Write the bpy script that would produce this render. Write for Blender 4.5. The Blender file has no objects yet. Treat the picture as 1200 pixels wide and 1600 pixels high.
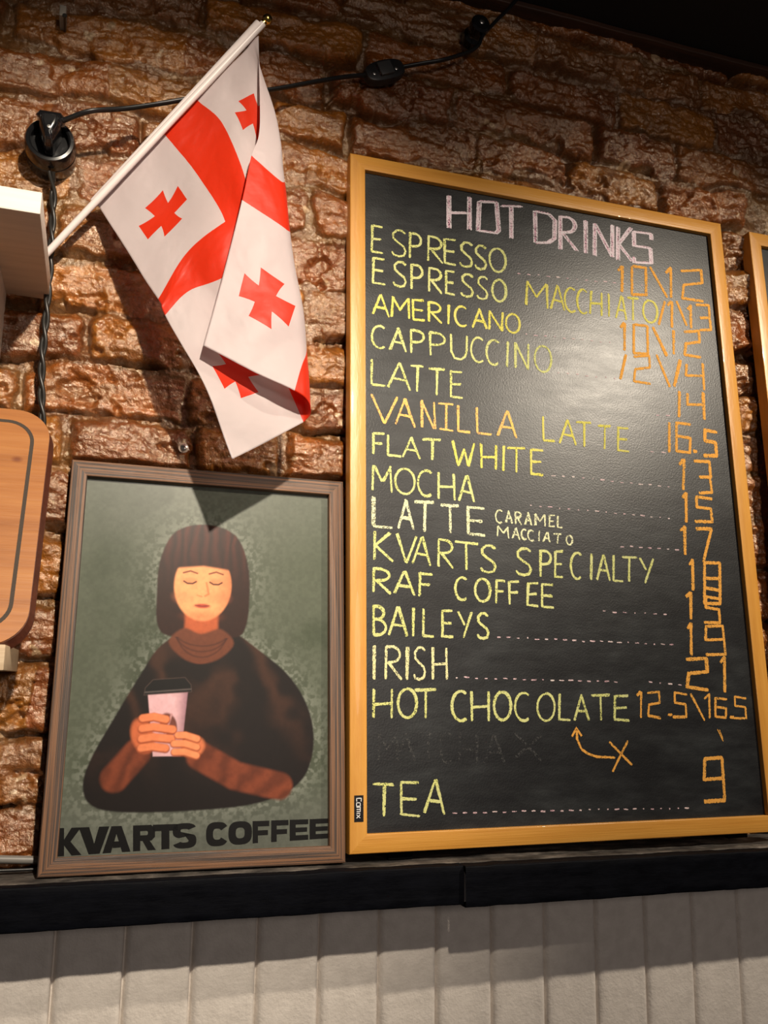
import bpy, bmesh, math, random
import numpy as np
from mathutils import Vector, Matrix
random.seed(7)
RNG = np.random.default_rng(11)
SC = bpy.context.scene
COL = SC.collection

# ------------------------------------------------------------------ camera, light, exposure
CAM_LOC = Vector((-0.2926, -1.0685, 0.1928))
YAW, PITCH, ROLL = 0.3097, 0.1869, 0.0136
fw = Vector((math.sin(YAW)*math.cos(PITCH), math.cos(YAW)*math.cos(PITCH), math.sin(PITCH)))
r0 = Vector((math.cos(YAW), -math.sin(YAW), 0)); u0 = r0.cross(fw)
rt = math.cos(ROLL)*r0 + math.sin(ROLL)*u0
up = -math.sin(ROLL)*r0 + math.cos(ROLL)*u0
cd = bpy.data.cameras.new('camera'); cam = bpy.data.objects.new('camera', cd); COL.objects.link(cam)
cd.sensor_fit = 'VERTICAL'; cd.sensor_height = 36; cd.lens = 36*1400/1600; cd.clip_start = 0.02
M = Matrix((rt, up, -fw)).transposed().to_4x4(); M.translation = CAM_LOC
cam.matrix_world = M; SC.camera = cam

SC.view_settings.view_transform = 'Standard'; SC.view_settings.look = 'None'
SC.view_settings.gamma = 1; SC.view_settings.use_curve_mapping = False
SC.view_settings.exposure = 0.0

wd = bpy.data.worlds.new('room_dusk'); SC.world = wd; wd.use_nodes = True
wd.node_tree.nodes['Background'].inputs[0].default_value = (1.0, 0.88, 0.86, 1)
wd.node_tree.nodes['Background'].inputs[1].default_value = 0.028

def spot(name, loc, aim, watts, angle, blend, rad, colr):
    l = bpy.data.lights.new(name, 'SPOT'); l.energy = watts; l.spot_size = math.radians(angle)
    l.spot_blend = blend; l.shadow_soft_size = rad; l.color = colr
    o = bpy.data.objects.new(name, l); COL.objects.link(o); o.location = loc
    o.rotation_euler = (Vector(aim)-Vector(loc)).to_track_quat('-Z', 'Y').to_euler()
    return o
spot('ceiling_spot', (-0.08, -1.45, 1.15), (-0.24, 0, 0.42), 150, 47, 0.9, 0.022, (1.0, 0.87, 0.70))
spot('ceiling_spot', (1.0, -0.98, 1.15), (0.44, 0, 0.36), 84, 62, 1.0, 0.022, (1.0, 0.87, 0.70))

al = bpy.data.lights.new('fill_light', 'AREA'); al.shape = 'DISK'; al.size = .5; al.energy = 7; al.color = (1.0, .86, .76)  # unseen soft fill behind the camera, added to lift the shadows
ao = bpy.data.objects.new('fill_light', al); COL.objects.link(ao); ao.location = (.35, -2.6, .55)
ao.rotation_euler = (Vector((.05, 0, .4))-ao.location).to_track_quat('-Z', 'Y').to_euler()

# ------------------------------------------------------------------ helpers
def link(name, me, mat=None, parent=None):
    o = bpy.data.objects.new(name, me); COL.objects.link(o)
    if mat is not None:
        me.materials.append(mat)
    if parent is not None:
        o.parent = parent
    return o
def tag(o, label, cat, group=None):
    o['label'] = label; o['category'] = cat
    if group: o['group'] = group
    return o
def part_label(o, label): o['label'] = label; return o
def thing(name, loc, label, cat, group=None, matrix=None):
    o = bpy.data.objects.new(name, None); COL.objects.link(o); o.empty_display_size = .02
    if matrix is not None: o.matrix_world = matrix
    else: o.location = loc
    return tag(o, label, cat, group)
def struct(name, me, mat):
    o = link(name, me, mat); o['kind'] = 'structure'; return o
def mesh(name, vs, fs, smooth=False):
    me = bpy.data.meshes.new(name); me.from_pydata([tuple(v) for v in vs], [], fs); me.update()
    if smooth: me.polygons.foreach_set('use_smooth', [True]*len(me.polygons))
    return me
def grid_mesh(name, P, smooth=True):
    """P: (rows, cols, 3) array -> grid mesh"""
    n, m = P.shape[:2]
    me = bpy.data.meshes.new(name)
    i = np.arange(n*m).reshape(n, m)
    q = np.stack([i[:-1, :-1], i[:-1, 1:], i[1:, 1:], i[1:, :-1]], -1).reshape(-1, 4)
    me.vertices.add(n*m); me.vertices.foreach_set('co', P.reshape(-1).astype(np.float32))
    me.loops.add(q.size); me.loops.foreach_set('vertex_index', q.reshape(-1).astype(np.int32))
    me.polygons.add(len(q)); me.polygons.foreach_set('loop_start', (np.arange(len(q))*4).astype(np.int32))
    me.polygons.foreach_set('use_smooth', np.full(len(q), smooth))
    me.update(calc_edges=True); me.validate()
    return me
def vcol(me, name, rgb):
    a = me.color_attributes.new(name, 'FLOAT_COLOR', 'POINT')
    c = np.ones((len(rgb), 4), np.float32); c[:, :3] = rgb
    a.data.foreach_set('color', c.reshape(-1))
def box_bm(bm, x0, x1, y0, y1, z0, z1, bevel=0, seg=2):
    r = bmesh.ops.create_cube(bm, size=1)
    for v in r['verts']:
        v.co = Vector(((x0+x1)/2+v.co.x*(x1-x0), (y0+y1)/2+v.co.y*(y1-y0), (z0+z1)/2+v.co.z*(z1-z0)))
    if bevel:
        es = list({e for v in r['verts'] for e in v.link_edges})
        bmesh.ops.bevel(bm, geom=es, offset=bevel, segments=seg, affect='EDGES', profile=.5)
def bm_mesh(name, bm, smooth=False):
    me = bpy.data.meshes.new(name); bmesh.ops.recalc_face_normals(bm, faces=bm.faces); bm.to_mesh(me); bm.free()
    if smooth:
        me.polygons.foreach_set('use_smooth', [True]*len(me.polygons))
        try: me.set_sharp_from_angle(angle=math.radians(38))
        except Exception: pass
    return me
def box(name, dims, mat, parent=None, bevel=.001, seg=2):
    bm = bmesh.new(); box_bm(bm, *dims, bevel=bevel, seg=seg)
    return link(name, bm_mesh(name, bm, True), mat, parent)
def catmull(pts, n):
    P = [Vector(p) for p in pts]; P = [2*P[0]-P[1]] + P + [2*P[-1]-P[-2]]
    out = []
    for i in range(1, len(P)-2):
        for k in range(n):
            t = k/n; a, b, c, d = P[i-1:i+3]
            out.append(.5*((2*b)+(-a+c)*t+(2*a-5*b+4*c-d)*t*t+(-a+3*b-3*c+d)*t**3))
    out.append(P[-2]); return out
def tube(name, pts, rad, mat, parent=None, seg=12, sx=1.0):
    """swept tube; rad may be a list; sx flattens the section"""
    pts = [Vector(p) for p in pts]; n = len(pts); vs, fs = [], []
    up_ = Vector((0, 0, 1)); t0 = (pts[1]-pts[0]).normalized()
    if abs(t0.dot(up_)) > .95: up_ = Vector((0, 1, 0))
    nrm = (up_ - t0*up_.dot(t0)).normalized()
    for i, p in enumerate(pts):
        t = (pts[min(i+1, n-1)]-pts[max(i-1, 0)]).normalized()
        nrm = (nrm - t*nrm.dot(t)).normalized(); b = t.cross(nrm)
        r = rad[i] if isinstance(rad, (list, tuple)) else rad
        for k in range(seg):
            a = 2*math.pi*k/seg
            vs.append(p + nrm*(r*math.cos(a)) + b*(r*sx*math.sin(a)))
    for i in range(n-1):
        for k in range(seg):
            a = i*seg+k; b2 = i*seg+(k+1) % seg
            fs.append((a, b2, b2+seg, a+seg))
    fs.append(tuple(range(seg))[::-1]); fs.append(tuple(range((n-1)*seg, n*seg)))
    me = mesh(name, vs, fs, True)
    try: me.set_sharp_from_angle(angle=math.radians(50))
    except Exception: pass
    return link(name, me, mat, parent)
def lathe(bm, prof, mat4, seg=40):
    """profile [(r, h)] turned about +Z, then placed with mat4"""
    rings = []
    for r, h in prof:
        rings.append([bm.verts.new(mat4 @ Vector((max(r, 1e-5)*math.cos(2*math.pi*k/seg), max(r, 1e-5)*math.sin(2*math.pi*k/seg), h))) for k in range(seg)])
    for a, b in zip(rings, rings[1:]):
        for k in range(seg):
            bm.faces.new((a[k], a[(k+1) % seg], b[(k+1) % seg], b[k]))
    bm.faces.new(rings[0][::-1]); bm.faces.new(rings[-1])

# numpy noise -------------------------------------------------
def vnoise(x, y, seed):
    xi = np.floor(x).astype(np.int64); yi = np.floor(y).astype(np.int64)
    fx = x-xi; fy = y-yi
    def h(a, b):
        n = (a*374761393 + b*668265263 + seed*1442695041) & 0xffffffff
        n = ((n ^ (n >> 13))*1274126177) & 0xffffffff
        n = ((n ^ (n >> 16))*2246822519) & 0xffffffff
        return ((n ^ (n >> 15)) & 0xffff)/32767.5-1
    u = fx*fx*fx*(fx*(fx*6-15)+10); v = fy*fy*fy*(fy*(fy*6-15)+10)
    a, b, c, d = h(xi, yi), h(xi+1, yi), h(xi, yi+1), h(xi+1, yi+1)
    return (a*(1-u)+b*u)*(1-v)+(c*(1-u)+d*u)*v
def fbm(x, y, seed, octv=4, gain=.5):
    s = 0; a = 1; t = 0
    c, sn = math.cos(.6), math.sin(.6)
    for o in range(octv):
        s = s + a*vnoise(x, y, seed+o*17); t += a; a *= gain
        x, y = (x*c-y*sn)*2.03+3.1, (x*sn+y*c)*2.03+7.7
    return s/t
def sstep(a, b, x):
    t = np.clip((x-a)/(b-a), 0, 1); return t*t*(3-2*t)
def lin(r, g, b):
    return tuple(((c/255)/12.92 if c/255 <= .04045 else ((c/255+.055)/1.055)**2.4) for c in (r, g, b))

# node helpers ------------------------------------------------
class NT:
    def __init__(s, name):
        s.m = bpy.data.materials.new(name); s.m.use_nodes = True; s.t = s.m.node_tree
        s.b = s.t.nodes['Principled BSDF']; s.out = s.t.nodes['Material Output']
    def n(s, typ, **kw):
        nd = s.t.nodes.new(typ)
        for k, v in kw.items(): setattr(nd, k, v)
        return nd
    def l(s, a, b): s.t.links.new(a, b)
    def val(s, sock, v):
        if hasattr(v, 'is_output') or isinstance(v, bpy.types.NodeSocket): s.l(v, sock)
        else: sock.default_value = v
    def math(s, op, a, b=0.0, c=0.0):
        nd = s.n('ShaderNodeMath', operation=op)
        s.val(nd.inputs[0], a); s.val(nd.inputs[1], b); s.val(nd.inputs[2], c)
        return nd.outputs[0]
    def coord(s, out='Object', scale=(1, 1, 1)):
        tc = s.n('ShaderNodeTexCoord'); mp = s.n('ShaderNodeMapping'); mp.inputs['Scale'].default_value = scale
        s.l(tc.outputs[out], mp.inputs[0]); return mp.outputs[0]
    def noise(s, vec, scale, detail=4, rough=.55):
        nd = s.n('ShaderNodeTexNoise'); s.l(vec, nd.inputs['Vector'])
        nd.inputs['Scale'].default_value = scale; nd.inputs['Detail'].default_value = detail
        nd.inputs['Roughness'].default_value = rough; return nd.outputs['Fac']
    def ramp(s, fac, *stops):
        nd = s.n('ShaderNodeValToRGB'); s.l(fac, nd.inputs[0]); cr = nd.color_ramp
        while len(cr.elements) < len(stops): cr.elements.new(.5)
        for e, (p, c) in zip(cr.elements, stops):
            e.position = p; e.color = (c[0], c[1], c[2], 1)
        return nd.outputs[0]
    def rng(s, v, a, b, c, d):
        nd = s.n('ShaderNodeMapRange'); s.l(v, nd.inputs[0])
        for i, q in enumerate((a, b, c, d)): nd.inputs[i+1].default_value = q
        return nd.outputs[0]
    def mix(s, f, a, b, mode='MIX'):
        nd = s.n('ShaderNodeMix', data_type='RGBA', blend_type=mode)
        s.val(nd.inputs[0], f)
        for sock, v in ((nd.inputs[6], a), (nd.inputs[7], b)):
            if isinstance(v, tuple): sock.default_value = (v[0], v[1], v[2], 1)
            else: s.l(v, sock)
        return nd.outputs[2]
    def bump(s, h, dist, strength=1.0, prev=None):
        nd = s.n('ShaderNodeBump'); nd.inputs['Distance'].default_value = dist; nd.inputs['Strength'].default_value = strength
        s.l(h, nd.inputs['Height'])
        if prev is not None: s.l(prev, nd.inputs['Normal'])
        return nd.outputs[0]
    def set(s, color=None, rough=None, **kw):
        if color is not None:
            if isinstance(color, tuple): s.b.inputs['Base Color'].default_value = (*color, 1)
            else: s.l(color, s.b.inputs['Base Color'])
        if rough is not None: s.val(s.b.inputs['Roughness'], rough)
        for k, v in kw.items(): s.val(s.b.inputs[k.replace('_', ' ')], v)
        return s
    def nrm(s, n): s.l(n, s.b.inputs['Normal']); return s

def wood_mat(name, stops, ring=(4, 60, 60), rough=.45, coat=.0, scale=1.0, bump=.0004):
    """grain runs along object x when ring=(small, big, big)"""
    t = NT(name); v = t.coord('Object', ring)
    f = t.noise(v, 1.0*scale, 6, .6)
    w = t.coord('Object', (ring[0]*2, ring[1]*6, ring[2]*6)); g = t.noise(w, 1.0*scale, 3, .6)
    m = t.math('ADD', t.math('MULTIPLY', f, .75), t.math('MULTIPLY', g, .25))
    t.set(t.ramp(m, *stops), rough, Coat_Weight=coat)
    t.nrm(t.bump(g, bump)); return t.m
def plain(name, c, rough=.5, metallic=0., bump=None, **kw):
    t = NT(name).set(c, rough, Metallic=metallic, **kw)
    if bump: t.nrm(t.bump(t.noise(t.coord(), bump[0], 3), bump[1]))
    return t.m

# ------------------------------------------------------------------ measured tables, millimetres
# chalk words: (part, chalk, stroke width, [(letter, corners tl tr bl br in the board plane)])
TEXT = [
 ('chalk_heading','pink',6,[('H',144.7,866.3,178.9,870,143.4,815.2,177.3,818.3),('o',189.6,865.6,222.6,869.1,188,816.9,220.7,820),('T',227.6,866.5,258.1,869.7,225.4,814.3,255.6,817.1),('d',278.4,865.7,313.9,869.4,275.8,815,311,818.2),('R',320,865.7,348.7,868.7,316.8,811.4,345.2,814),('I',356,865.4,371.1,866.9,352.5,811.7,367.4,813),('N',377.3,863.6,410.1,866.9,373.6,810.7,406.1,813.5),('K',416.5,865,443.2,867.7,412.3,809.5,438.7,811.8),('s',443.8,861.5,476.5,864.7,439.6,810,472,812.8)]),
 ('chalk_item','y',4.5,[('E',31.9,799.6,48.3,799.3,31.7,759.5,47.9,759),('S',60.6,799,81.3,798.6,60.2,759.6,80.8,759),('P',85.5,798.5,103.7,798.1,84.9,759.6,103,759.1),('R',112.1,797.9,134.8,797.4,111.4,759.7,133.9,759.1),('E',137.7,797.4,154.9,797,136.8,759.7,153.8,759.2),('S',160.7,796.9,179.5,796.5,159.6,759.7,178.3,759.2),('S',183.9,796.4,201.5,796.1,182.6,759.7,200.1,759.2),('O',205.9,796,230.2,795.5,204.5,759.9,228.7,759.2)]),
 ('chalk_item','y',4.5,[('E',33,751.9,50.6,751.5,32.9,714.2,50.3,713.6),('S',62.3,751.2,80.7,750.8,61.9,714.3,80.2,713.7),('P',87,750.6,104.2,750.2,86.5,714.3,103.5,713.8),('R',112.6,750,132.3,749.6,111.9,714.4,131.4,713.8),('E',138.5,749.4,152.1,749.1,137.6,714.4,151.1,713.9),('S',161.3,748.9,179.4,748.5,160.2,714.5,178.2,713.9),('S',185.2,748.3,201.1,748,184,714.5,199.9,714),('O',208.5,747.8,229.9,747.3,207.2,714.6,228.5,714)]),
 ('chalk_item','y2',4.5,[('M',260.6,752.6,293.9,752.5,258.8,715,291.9,714.5),('A',299,752.4,321.6,752.3,297,715.1,319.4,714.8),('C',321.6,752.3,342.3,752.2,319.4,715.2,339.9,714.9),('C',342.3,752.2,361.2,752.2,340,715.3,358.6,715.1),('H',363.3,752.2,383.3,752.1,360.8,715.4,380.7,715.2),('I',388.6,752,401.4,752,386,715.5,398.7,715.4),('A',406.8,752,424,751.9,404,715.7,421.1,715.5),('T',426.2,751.9,444.7,751.8,423.3,715.8,441.6,715.6),('O',452.3,751.8,476.5,751.7,449.3,716,473.3,715.7)]),
 ('chalk_item','y2',4.5,[('A',32.8,698.7,55.6,698.7,32.6,669.2,55.3,669),('M',59.6,698.7,84,698.6,59.3,669.4,83.6,669.1),('E',89.5,698.6,106,698.6,89.1,669.5,105.5,669.3),('R',112.1,698.6,131,698.5,111.5,669.6,130.3,669.4),('I',136.6,698.5,145.1,698.5,135.9,669.7,144.3,669.6),('C',150.7,698.5,170.6,698.4,149.9,669.8,169.7,669.6),('A',176.3,698.4,197.9,698.4,175.4,670,196.8,669.8),('N',200.8,698.4,222.6,698.3,199.7,670.1,221.4,669.9),('O',227,698.3,248.5,698.3,225.8,670.2,247.2,670)]),
 ('chalk_item','y',4.5,[('C',31.3,654.2,52.5,654.4,31.1,622.5,52.2,622.5),('A',57.8,654.4,79.3,654.5,57.5,621.9,78.9,621.9),('P',84.7,654.6,105.2,654.7,84.2,621.3,104.6,621.3),('P',112.1,654.8,135.6,654.9,111.4,620.7,134.7,620.6),('U',142.5,655,167.8,655.2,141.6,619.9,166.7,619.9),('C',172.1,655.2,193.4,655.3,170.9,619.3,192.1,619.3),('C',194.8,655.3,216.4,655.5,193.5,618.8,215,618.8),('I',223.7,655.5,231,655.6,222.1,618.3,229.4,618.3),('N',238.3,655.6,260.4,655.8,236.6,617.8,258.5,617.8),('O',269.2,655.9,294.7,656,267.3,617.1,292.5,617)]),
 ('chalk_item','y',4.5,[('L',29.7,605.6,49.4,605,29.6,570,49.1,569.3),('A',54.7,604.9,84,604.1,54.4,568.9,83.4,567.8),('T',85.3,604.1,102.9,603.6,84.8,567.6,102.2,567),('T',111,603.4,132.9,602.8,110.3,566.5,132,565.7),('E',141.1,602.6,159.2,602.1,140.2,565.2,158,564.6)]),
 ('chalk_item','o2',4.5,[('V',30.8,557,66.1,556.4,30.6,519.7,65.6,518.8),('A',63.4,556.4,89.9,555.9,63,519.3,89.3,518.6),('N',98.5,555.8,118.1,555.4,97.8,518.8,117.3,518.3),('i',124.1,555.3,144,555,123.2,518.6,143,518),('L',150,554.9,168.8,554.6,149,518.2,167.6,517.7),('L',177.2,554.4,199.6,554,175.9,518,198.2,517.4),('A',209.5,553.8,236.5,553.4,208,517.6,234.9,516.9)]),
 ('chalk_item','y2',4.5,[('L',275.6,551.9,294.7,551.2,273.7,517,292.7,516.2),('A',302.1,550.9,327.4,550,300,516.1,325.1,515),('T',328.9,550,351.4,549.1,326.6,515.2,349,514.2),('T',363.6,548.7,381.9,548,361.1,514,379.3,513.2),('E',392.7,547.6,411.3,547,390,513,408.5,512.1)]),
 ('chalk_item','y',4.5,[('F',31.9,505.1,47.3,504.9,31.7,477,47.1,476.7),('L',51.2,504.9,70.7,504.6,50.9,476.6,70.3,476.2),('A',73.3,504.6,95.7,504.3,72.9,476.2,95.2,475.7),('T',101,504.2,125.1,503.9,100.5,475.6,124.4,475.1)]),
 ('chalk_item','y2',4.5,[('W',141.3,504.3,172.7,504,140.4,471.5,171.6,470.9),('H',182.4,503.9,204.7,503.7,181.2,470.3,203.3,469.9),('I',212.2,503.6,217.9,503.5,210.8,469.5,216.4,469.4),('T',221.5,503.5,247.1,503.3,220,469.1,245.4,468.6),('E',255.7,503.2,274.4,503,253.9,468.1,272.6,467.7)]),
 ('chalk_item','y',4.5,[('M',31.6,462.4,57.2,461.7,31.5,429.7,56.9,428.9),('O',61.9,461.6,88.4,460.9,61.5,428.2,87.8,427.3),('C',92.3,460.8,114.7,460.2,91.7,426.7,114,426),('H',120,460.1,144.1,459.4,119.2,425.3,143.1,424.5),('A',149.5,459.3,171.2,458.7,148.5,423.9,170,423.1)]),
 ('chalk_item','w',5.5,[('L',30.2,421.8,58.1,420.8,30,382.9,57.7,381.6),('A',65.8,420.5,86.4,419.8,65.3,382.1,85.8,381.1),('T',87.7,419.8,113.8,418.8,87.1,381.7,113,380.5),('T',124.4,418.4,148.3,417.6,123.5,380.9,147.2,379.9),('E',160.4,417.2,184.7,416.3,159.2,380.2,183.4,379.1)]),
 ('chalk_item','w',3,[('C',199.8,415.7,210.8,415.4,199.1,398.4,210.1,398),('A',214.1,415.2,224.1,414.9,213.4,398.2,223.3,397.9),('R',228.8,414.7,237.2,414.4,228.1,398,236.4,397.7),('A',242,414.2,252.6,413.9,241.2,397.9,251.8,397.5),('M',256.9,413.7,272.5,413.2,256.1,397.8,271.6,397.2),('E',278.2,413,286.8,412.7,277.3,397.4,285.9,397.1),('L',289.6,412.6,298.3,412.2,288.7,397.2,297.3,396.9)]),
 ('chalk_item','w',3,[('M',201.7,394,218.1,392.9,201.1,379.9,217.5,378.7),('A',223.1,392.5,233.4,391.8,222.5,378.7,232.7,378),('C',236.1,391.6,244.5,391.1,235.5,378,243.8,377.4),('C',245.9,391,255.7,390.3,245.2,377.5,255,376.8),('I',259.9,390,263.8,389.8,259.2,376.7,263.1,376.5),('A',268.4,389.5,278.3,388.8,267.6,376.4,277.5,375.7),('T',283.9,388.4,295.3,387.6,283.2,375.6,294.6,374.8),('O',302.5,387.2,311.1,386.6,301.7,374.6,310.4,374)]),
 ('chalk_item','y',4.5,[('K',32.5,377,57.6,375.4,32.3,341.8,57.3,340.1),('V',62.7,375.1,89.5,373.5,62.3,339.8,88.9,338),('A',84.4,373.8,107.6,372.4,83.8,338.4,106.9,336.8),('R',118,371.8,139,370.5,117.2,336.2,138,334.7),('T',141.6,370.3,173.6,368.4,140.6,334.7,172.3,332.4),('S',177.6,368.1,199.2,366.8,176.3,332.3,197.8,330.8)]),
 ('chalk_item','y',4.5,[('S',228,365.8,250.2,365.3,226.4,330.3,248.4,329.6),('P',261.4,365.1,278.3,364.8,259.6,329.7,276.3,329.2),('E',284,364.7,296.4,364.4,282,329.4,294.2,329),('C',306.9,364.2,325.1,363.8,304.7,329.1,322.8,328.5),('I',331.9,363.7,344.6,363.4,329.6,328.6,342.1,328.3),('A',347.5,363.4,367.1,363,345,328.5,364.5,327.9),('L',371.1,362.9,387.9,362.5,368.5,328.1,385.2,327.6),('T',386,362.6,409,362.1,383.2,327.9,406.1,327.3),('Y',413,362,435.3,361.6,410.1,327.5,432.2,326.9)]),
 ('chalk_item','y',4.5,[('R',31,330.8,54.6,329.4,30.9,301.3,54.4,299.8),('A',58.4,329.2,86.2,327.7,58.1,300,85.7,298.3),('F',91.3,327.4,109.2,326.3,90.8,298.4,108.6,297.2)]),
 ('chalk_item','y',4.5,[('C',140.4,324.4,158.8,323.7,139.6,295.6,157.9,294.8),('O',168,323.4,189.4,322.6,167.1,294.2,188.3,293.3),('F',196.1,322.3,209.6,321.8,195,292.9,208.4,292.3),('F',215.1,321.6,230.1,321,213.8,291.9,228.7,291.3),('E',241.1,320.6,257.6,320,239.6,290.7,256.1,289.9),('E',261.8,319.9,280,319.2,260.2,289.7,278.3,288.8)]),
 ('chalk_item','y',4.5,[('B',30.8,284.7,48,284,30.6,248.6,47.7,247.8),('A',51.7,283.9,75.4,283,51.4,248.7,74.9,247.5),('I',80.4,282.8,86.7,282.5,79.9,248.2,86.1,247.9),('L',95.6,282.2,110.8,281.6,94.9,248.3,110.1,247.6),('E',121.1,281.2,136.6,280.6,120.3,248.2,135.7,247.4),('Y',143,280.4,161.3,279.7,142.1,248.1,160.3,247.3),('S',169.2,279.4,185.1,278.7,168.1,248,183.9,247.2)]),
 ('chalk_item','w2',4.5,[('I',30.1,235.4,34.9,235.3,29.9,196,34.7,195.9),('R',46.4,235.2,67.3,235,46.1,196.3,66.8,195.9),('I',72.2,235,77.2,235,71.7,196.3,76.6,196.2),('S',83.4,234.9,98.5,234.7,82.8,196.5,97.7,196.2),('H',107.3,234.7,127.6,234.5,106.5,196.7,126.6,196.3)]),
 ('chalk_item','y',4.5,[('H',30.3,184.3,55.7,184.2,30.1,150.8,55.3,150.4),('O',62.2,184.1,85.8,184,61.8,150.2,85.3,149.9),('T',85.1,184,111.2,183.9,84.5,149.8,110.5,149.5)]),
 ('chalk_item','y',4.5,[('C',131.4,182.2,154.3,181.7,130.4,147,153.2,146.3),('H',158.6,181.6,182.7,181,157.4,146.8,181.4,146.1),('O',188.8,180.9,211.6,180.4,187.5,146.6,210.1,145.9),('C',216.9,180.3,240,179.8,215.4,146.4,238.3,145.7),('O',249,179.6,272.5,179,247.2,146.2,270.6,145.5),('L',277.9,178.9,295.4,178.5,276,146,293.3,145.4),('A',300.9,178.4,322.2,177.9,298.8,145.9,320,145.2),('T',326.9,177.8,353.3,177.3,324.7,145.8,350.9,145),('E',359,177.1,381.9,176.6,356.6,145.5,379.4,144.8)]),
 ('chalk_item','y',4.2,[('T',32.1,76.7,55.7,74.3,31.9,41.1,55.3,38.6),('E',64.1,77.2,88.1,74.8,63.6,40,87.4,37.4),('A',95.5,79.4,119.9,77,94.7,41,119,38.4)]),
 ('chalk_price','o',6.4,[('1',412.1,800.1,425.2,801.2,408.9,757.9,421.9,758.8),('0',435.2,802.8,463.5,805.2,431.5,757.2,459.5,759.2),('\\',468.7,806.7,499.1,809.3,464.5,759,494.7,761.3),('1',496.9,810.6,511.3,811.8,492.3,761,506.5,762),('2',523.4,813.6,565.2,817.1,518.3,761.1,559.6,764.1)]),
 ('chalk_price','o',6.4,[('/',479.7,754.3,490.8,755.1,476.1,715.2,487.1,715.9),('1',494.1,754.9,506.6,755.8,490.2,713.5,502.6,714.3),('\\',511.2,757.6,529.3,758.9,507.4,718.2,525.3,719.3),('1',528.7,753.7,540.4,754.5,524.9,715.7,536.5,716.4),('3',543.4,757.1,573,759.2,539.1,714.5,568.3,716.3)]),
 ('chalk_price','o',6.4,[('1',409.9,709.2,421.2,709.9,406.5,665.4,417.7,665.9),('0',430.8,709.1,458.6,710.8,427.1,663.5,454.6,664.9),('\\',465.1,709.7,490,711.2,461.2,665.2,485.8,666.5),('l',496.5,709.4,506.6,710,492.8,670.1,502.8,670.6),('2',518.5,711.8,549.2,713.7,514.3,669.6,544.7,671.2)]),
 ('chalk_price','o',6.4,[('/',406.7,659.4,416.3,659.9,403.6,619.9,413.1,620.3),('2',426.9,661.2,457.7,662.8,423.4,617.9,453.9,619.1),('\\',467.7,666,490.8,667.2,463.3,616.2,486.1,617.1),('/',497.7,663.2,507.7,663.7,493.6,620.1,503.5,620.5),('4',516.8,660.9,549.9,662.5,512.5,617.6,545.3,618.9)]),
 ('chalk_price','o',6.4,[('l',498.2,613.6,503.9,613.8,494.3,572.7,499.9,572.9),('4',515.5,614.9,545.7,616,511.3,572.4,541.1,573.2)]),
 ('chalk_price','o',6.4,[('l',477.8,562.9,481.7,563,473.6,517.8,477.4,517.8),('6',490.8,563.5,517,564.2,486.6,519.7,512.6,520.1),('.',518.1,526,523,526.1,517.5,520.8,522.4,520.8),('5',536.8,557.6,561.2,558.2,532.6,517.8,556.8,518.2)]),
 ('chalk_price','o',6.4,[('1',492.1,509.6,502.4,509.7,487.5,463.2,497.8,463.3),('3',514.7,509.4,547.6,509.8,509.8,461.1,542.3,461.2)]),
 ('chalk_price','o',6.4,[('1',492,459.9,501.6,459.9,487.7,416.4,497.3,416.3),('5',511.8,455.6,543.4,455.6,508,418.4,539.3,418.1)]),
 ('chalk_price','o',6.4,[('1',482.4,410.7,496.7,410.6,478.4,369.4,492.5,369.2),('7',509.3,409.4,536.7,409.2,504.3,360.8,531.4,360.2)]),
 ('chalk_price','o',6.4,[('1',493.5,363.2,503,363,489.2,320,498.5,319.7),('8',516.8,361.5,545.9,360.9,510.6,302.7,539.3,301.7)]),
 ('chalk_price','o',6.4,[('1',484.3,318,495.8,317.6,480.5,280,491.9,279.6),('5',512.2,312.1,540.4,311.1,508.4,276.1,536.3,274.9)]),
 ('chalk_price','o',6.4,[('1',481.5,274.8,491.4,274.3,477.2,231.3,486.9,230.8),('9',509.4,273.7,544,272.2,505,232.5,539.3,230.7)]),
 ('chalk_price','o',6.4,[('2',473.2,228.8,510,226.8,469.1,186.7,505.5,184.4),('1',530.4,230,541.7,229.4,525.1,182.2,536.2,181.5)]),
 ('chalk_price','o',4.5,[('1',392.7,183.1,404.3,182.3,389.9,148.7,401.4,147.8),('2',409.7,182.9,430.2,181.6,406.8,150.1,427.2,148.6),('.',439.6,155.1,445.5,154.7,439.2,150.7,445.1,150.2),('5',449.6,181.9,472.1,180.4,446.6,149.9,468.9,148.3),('\\',476.6,179.9,499.3,178.4,473.1,146,495.7,144.4),('1',499.4,179.6,511.7,178.8,496.1,148.1,508.2,147.2),('6',514.9,174.3,534.3,173,512.2,149.5,531.5,148.1),('.',537.4,150.7,543.2,150.2,537,147.1,542.8,146.7),('5',545.6,175.7,567.5,174.2,542.2,146.8,564,145.3)]),
 ('chalk_price','o',6.4,[('9',488.5,98.8,523.4,95.8,482.4,41.6,516.9,38.3)]),
 ('erased_writing','ghost',3,[('M',37.2,133.8,61.1,131.8,37,102.1,60.8,99.9),('A',61.2,133.5,83,131.7,60.8,101.5,82.5,99.5),('T',89.1,133.3,112.5,131.3,88.5,99.9,111.8,97.8),('C',115.1,132.8,133.8,131.3,114.2,98.2,132.8,96.4),('H',140.1,132.8,165.4,130.7,139.1,96.8,164.2,94.5),('A',173.2,132.5,201.5,130.2,171.9,96.2,200,93.6),('X',214.7,131.2,251.6,128.2,213.3,101.3,250,98.1)])]
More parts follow.
